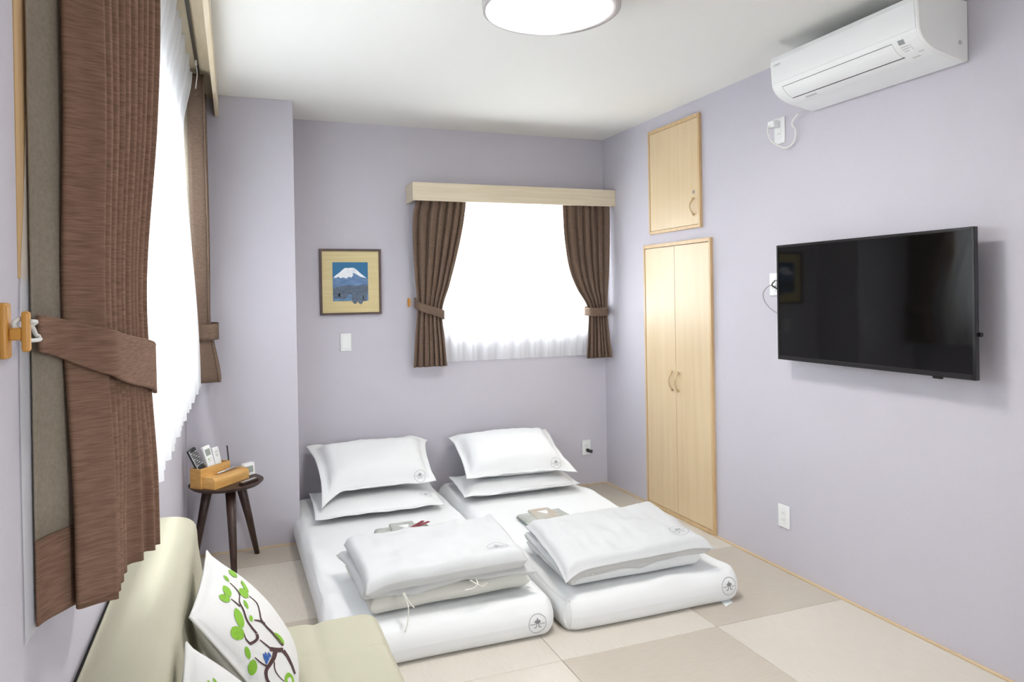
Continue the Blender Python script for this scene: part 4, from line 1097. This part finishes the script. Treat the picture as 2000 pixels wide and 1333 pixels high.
def pil(label, corners, T, fl, W, L, seed, px, mat=MT['white_cloth'], group='pillows on the futons', **k):
    c = sum((Vector(p) for p in corners), Vector()) / 4
    o = thing('pillow', label, 'pillow', tuple(c), group)
    s = obj('pillowcase', pillow('pillowcase', corners, T, fl, W, L, seed, **k), mat, o, True)
    if px: emblem(s, s, px[0], px[1], V(1, 0, 0), V(0, 0.3, 1), 0.033, MT['emblem'])
    return o
def corner_sag(cs_):
    """let single corners of a pillowcase flange flop: {(cu,cv): Vector}"""
    def f(u, v):
        r = Vector()
        for (a, b), d in cs_.items():
            w = max(0.0, 1 - math.hypot((u - a) * 1.6, v - b) / 0.30)
            r += d * (w * w)
        return r
    return f
pil('lower white pillow lying flat on the futon nearer the sofa', [(0.368, 3.830, 0.182), (1.060, 3.835, 0.180), (1.095, 4.330, 0.190), (0.385, 4.330, 0.190)], 0.060, 0.030, 0.70, 0.50, 11, (832, 967), wr=0.003, wave=0.008, pinch=0.02)
pil('upper white pillow propped on the wall at the futon nearer the sofa', [(0.425, 4.010, 0.262), (1.066, 4.020, 0.260), (1.098, 4.405, 0.455), (0.390, 4.405, 0.455)], 0.175, 0.042, 0.72, 0.46, 12, (820, 930), wr=0.007, wave=0.016, pinch=0.055, r=0.075,
    sag=corner_sag({(0, 0): V(-0.01, -0.075, -0.055), (0, 1): V(-0.01, 0.0, -0.006), (1, 1): V(0.02, 0.0, -0.030), (0.40, 1): V(0, 0, -0.055), (0.86, 1): V(0, 0, 0.022)}))
pil('lower white pillow lying flat on the futon nearer the closet', [(1.188, 3.880, 0.190), (1.912, 3.880, 0.190), (1.960, 4.320, 0.198), (1.225, 4.320, 0.198)], 0.085, 0.028, 0.72, 0.46, 13, None, wr=0.004, wave=0.010, pinch=0.02)
pil('upper white pillow propped on the wall at the futon nearer the closet', [(1.225, 3.950, 0.276), (1.885, 3.905, 0.272), (1.925, 4.400, 0.440), (1.250, 4.400, 0.440)], 0.170, 0.036, 0.69, 0.50, 14, (1086, 905), wr=0.007, wave=0.016, pinch=0.055, r=0.08,
    sag=corner_sag({(0, 1): V(0, 0, -0.012), (1, 0): V(0.02, -0.01, -0.02), (1, 1): V(0.0, 0, -0.012)}))

def layer(corners, T, W, L, seed, sag=None, r=0.03, wr=0.004, flange=0.0):
    return pillow('layer', corners, T, flange, W, L, seed, 0.012, 60, 44, wr, 0.006, 0.12, r, sag)
def duvet(label, layers, crest, ties, group='folded white duvets'):
    c = Vector(layers[0][0][0]) * 0.5 + Vector(layers[0][0][2]) * 0.5
    o = thing('folded_duvet', label, 'duvet', (c.x, c.y, ZT), group)
    for i, (cs_, T, sag, r, mat, fl2) in enumerate(layers):
        cs_ = [Vector(p) for p in cs_]
        W = (cs_[1] - cs_[0]).length; L = (cs_[3] - cs_[0]).length
        s = obj('fold_layer', layer(cs_, T, W, L, 20 + i + int(c.x * 10), sag, r, 0.013, fl2), mat, o, True)
    emblem(s, s, crest[0], crest[1], V(1, 0.1, 0), V(0, 1, 0), 0.042, MT['emblem'])
    for t in ties:
        obj('tie_cord', tb(spline(t, 6), 0.0028, 6), MT['cream_cloth'], o, True)
    return o
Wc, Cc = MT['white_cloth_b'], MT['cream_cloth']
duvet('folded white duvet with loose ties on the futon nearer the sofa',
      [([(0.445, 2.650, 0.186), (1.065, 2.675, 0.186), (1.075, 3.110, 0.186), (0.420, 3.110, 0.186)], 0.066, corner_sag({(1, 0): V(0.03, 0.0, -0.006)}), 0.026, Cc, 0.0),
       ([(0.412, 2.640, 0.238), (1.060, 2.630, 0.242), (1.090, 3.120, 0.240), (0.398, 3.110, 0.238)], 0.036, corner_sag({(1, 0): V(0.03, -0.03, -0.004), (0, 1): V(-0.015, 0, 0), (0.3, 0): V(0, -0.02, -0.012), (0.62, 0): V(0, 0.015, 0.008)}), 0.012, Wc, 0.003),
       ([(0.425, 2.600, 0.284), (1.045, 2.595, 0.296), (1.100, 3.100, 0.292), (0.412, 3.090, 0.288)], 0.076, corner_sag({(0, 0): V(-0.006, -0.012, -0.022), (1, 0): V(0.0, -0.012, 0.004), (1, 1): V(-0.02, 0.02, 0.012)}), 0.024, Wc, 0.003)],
      (972, 1068),
      [[(0.560, 2.600, 0.245), (0.562, 2.572, 0.238), (0.575, 2.566, 0.215), (0.590, 2.568, 0.198)], [(0.556, 2.600, 0.242), (0.560, 2.574, 0.232), (0.566, 2.558, 0.205), (0.560, 2.545, 0.160), (0.548, 2.535, 0.130)],
       [(0.815, 2.600, 0.250), (0.828, 2.570, 0.246), (0.845, 2.565, 0.236), (0.862, 2.582, 0.228), (0.885, 2.61, 0.226)], [(0.838, 2.600, 0.250), (0.834, 2.570, 0.244), (0.815, 2.566, 0.232), (0.79, 2.585, 0.222)]])
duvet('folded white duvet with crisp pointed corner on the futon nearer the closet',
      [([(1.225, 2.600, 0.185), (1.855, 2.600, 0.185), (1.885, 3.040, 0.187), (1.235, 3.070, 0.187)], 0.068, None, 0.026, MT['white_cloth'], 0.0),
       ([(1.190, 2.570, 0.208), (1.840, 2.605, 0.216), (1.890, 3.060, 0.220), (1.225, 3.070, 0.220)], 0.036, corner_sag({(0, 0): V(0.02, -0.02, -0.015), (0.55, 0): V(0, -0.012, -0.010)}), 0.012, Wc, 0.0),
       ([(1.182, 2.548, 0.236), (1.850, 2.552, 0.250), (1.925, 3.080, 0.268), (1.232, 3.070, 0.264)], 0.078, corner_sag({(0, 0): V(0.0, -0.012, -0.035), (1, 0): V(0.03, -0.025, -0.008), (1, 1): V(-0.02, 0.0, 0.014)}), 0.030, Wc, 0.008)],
      (1326, 1037),
      [[(1.30, 2.63, 0.218), (1.31, 2.584, 0.208), (1.33, 2.575, 0.196)]])

# folded yukata robes
def cloth_slab(pts_c, T, seed, mat, o, name, r=0.008):
    cs_ = [Vector(p) for p in pts_c]; W = (cs_[1] - cs_[0]).length; L = (cs_[3] - cs_[0]).length
    return obj(name, pillow(name, cs_, T, 0.0, W, L, seed, 0.01, 24, 16, 0.001, 0.002, 0.05, r), mat, o, True)
def yukata(label, x0, x1, y0, y1, mats, sash, seed):
    o = thing('folded_yukata', label, 'robe', ((x0 + x1) / 2, (y0 + y1) / 2, ZT), 'folded robes on the futons')
    z = ZT + 0.0175
    body = cloth_slab([(x0, y0, z), (x1, y0 + 0.004, z), (x1 - 0.012, y1 - 0.02, z), (x0 + 0.004, y1 - 0.035, z)], 0.016, seed, mats[0], o, 'robe_fold')
    cloth_slab([(x0 + 0.002, y0, z - 0.0075), (x1, y0, z - 0.0075), (x1, y1 - 0.02, z - 0.0075), (x0 + 0.002, y1 - 0.036, z - 0.0075)], 0.006, seed + 1, MT['yuk_edge'], o, 'robe_hem', 0.004)
    cloth_slab([(lerp(x0, x1, 0.24), y0 + 0.02, z + 0.010), (lerp(x0, x1, 0.80), y0 + 0.02, z + 0.010), (lerp(x0, x1, 0.74), y1, z + 0.009), (lerp(x0, x1, 0.30), y1 - 0.004, z + 0.009)], 0.012, seed + 2, mats[1], o, 'robe_fold')
    xm = lerp(x0, x1, 0.53)
    bm = bmesh.new()
    prism(bm, [V(xm - 0.032, y1 - 0.058, z + 0.0166), V(xm + 0.024, y1 - 0.052, z + 0.0166), V(xm + 0.022, y1 - 0.085, z + 0.0166), V(xm + 0.004, y1 - 0.115, z + 0.0166)], V(0, 0, 0.0012))
    obj('collar', bm, MT['white_cloth'], o)
    if sash:
        for k, (p, w) in enumerate((([(0.695, 3.462, 0), (0.77, 3.490, 0.001), (0.83, 3.540, 0.001), (0.880, 3.600, -0.002)], 0.017), ([(0.710, 3.452, 0), (0.785, 3.478, 0.001), (0.85, 3.522, 0.001), (0.902, 3.568, -0.002)], 0.017))):
            pts = spline([V(a, b_, z + 0.0215 + c_ + 0.003 * k) for a, b_, c_ in p], 6)
            rows = []
            for i, q in enumerate(pts):
                t = (pts[min(i + 1, len(pts) - 1)] - pts[max(i - 1, 0)]).normalized(); nn = V(-t.y, t.x, 0).normalized() * w / 2
                rows.append([q - nn, q, q + nn])
            solid(obj('sash', grid_mesh('sash', rows), MT['obi'], o, True), 0.002)
yukata('folded sage robe with dark red sash on the futon nearer the sofa', 0.628, 0.905, 3.40, 3.640, (MT['yuk'], MT['yuk']), True, 41)
yukata('folded beige and sage robe on the futon nearer the closet', 1.365, 1.632, 3.33, 3.570, (MT['yuk'], MT['yuk_b']), False, 51)
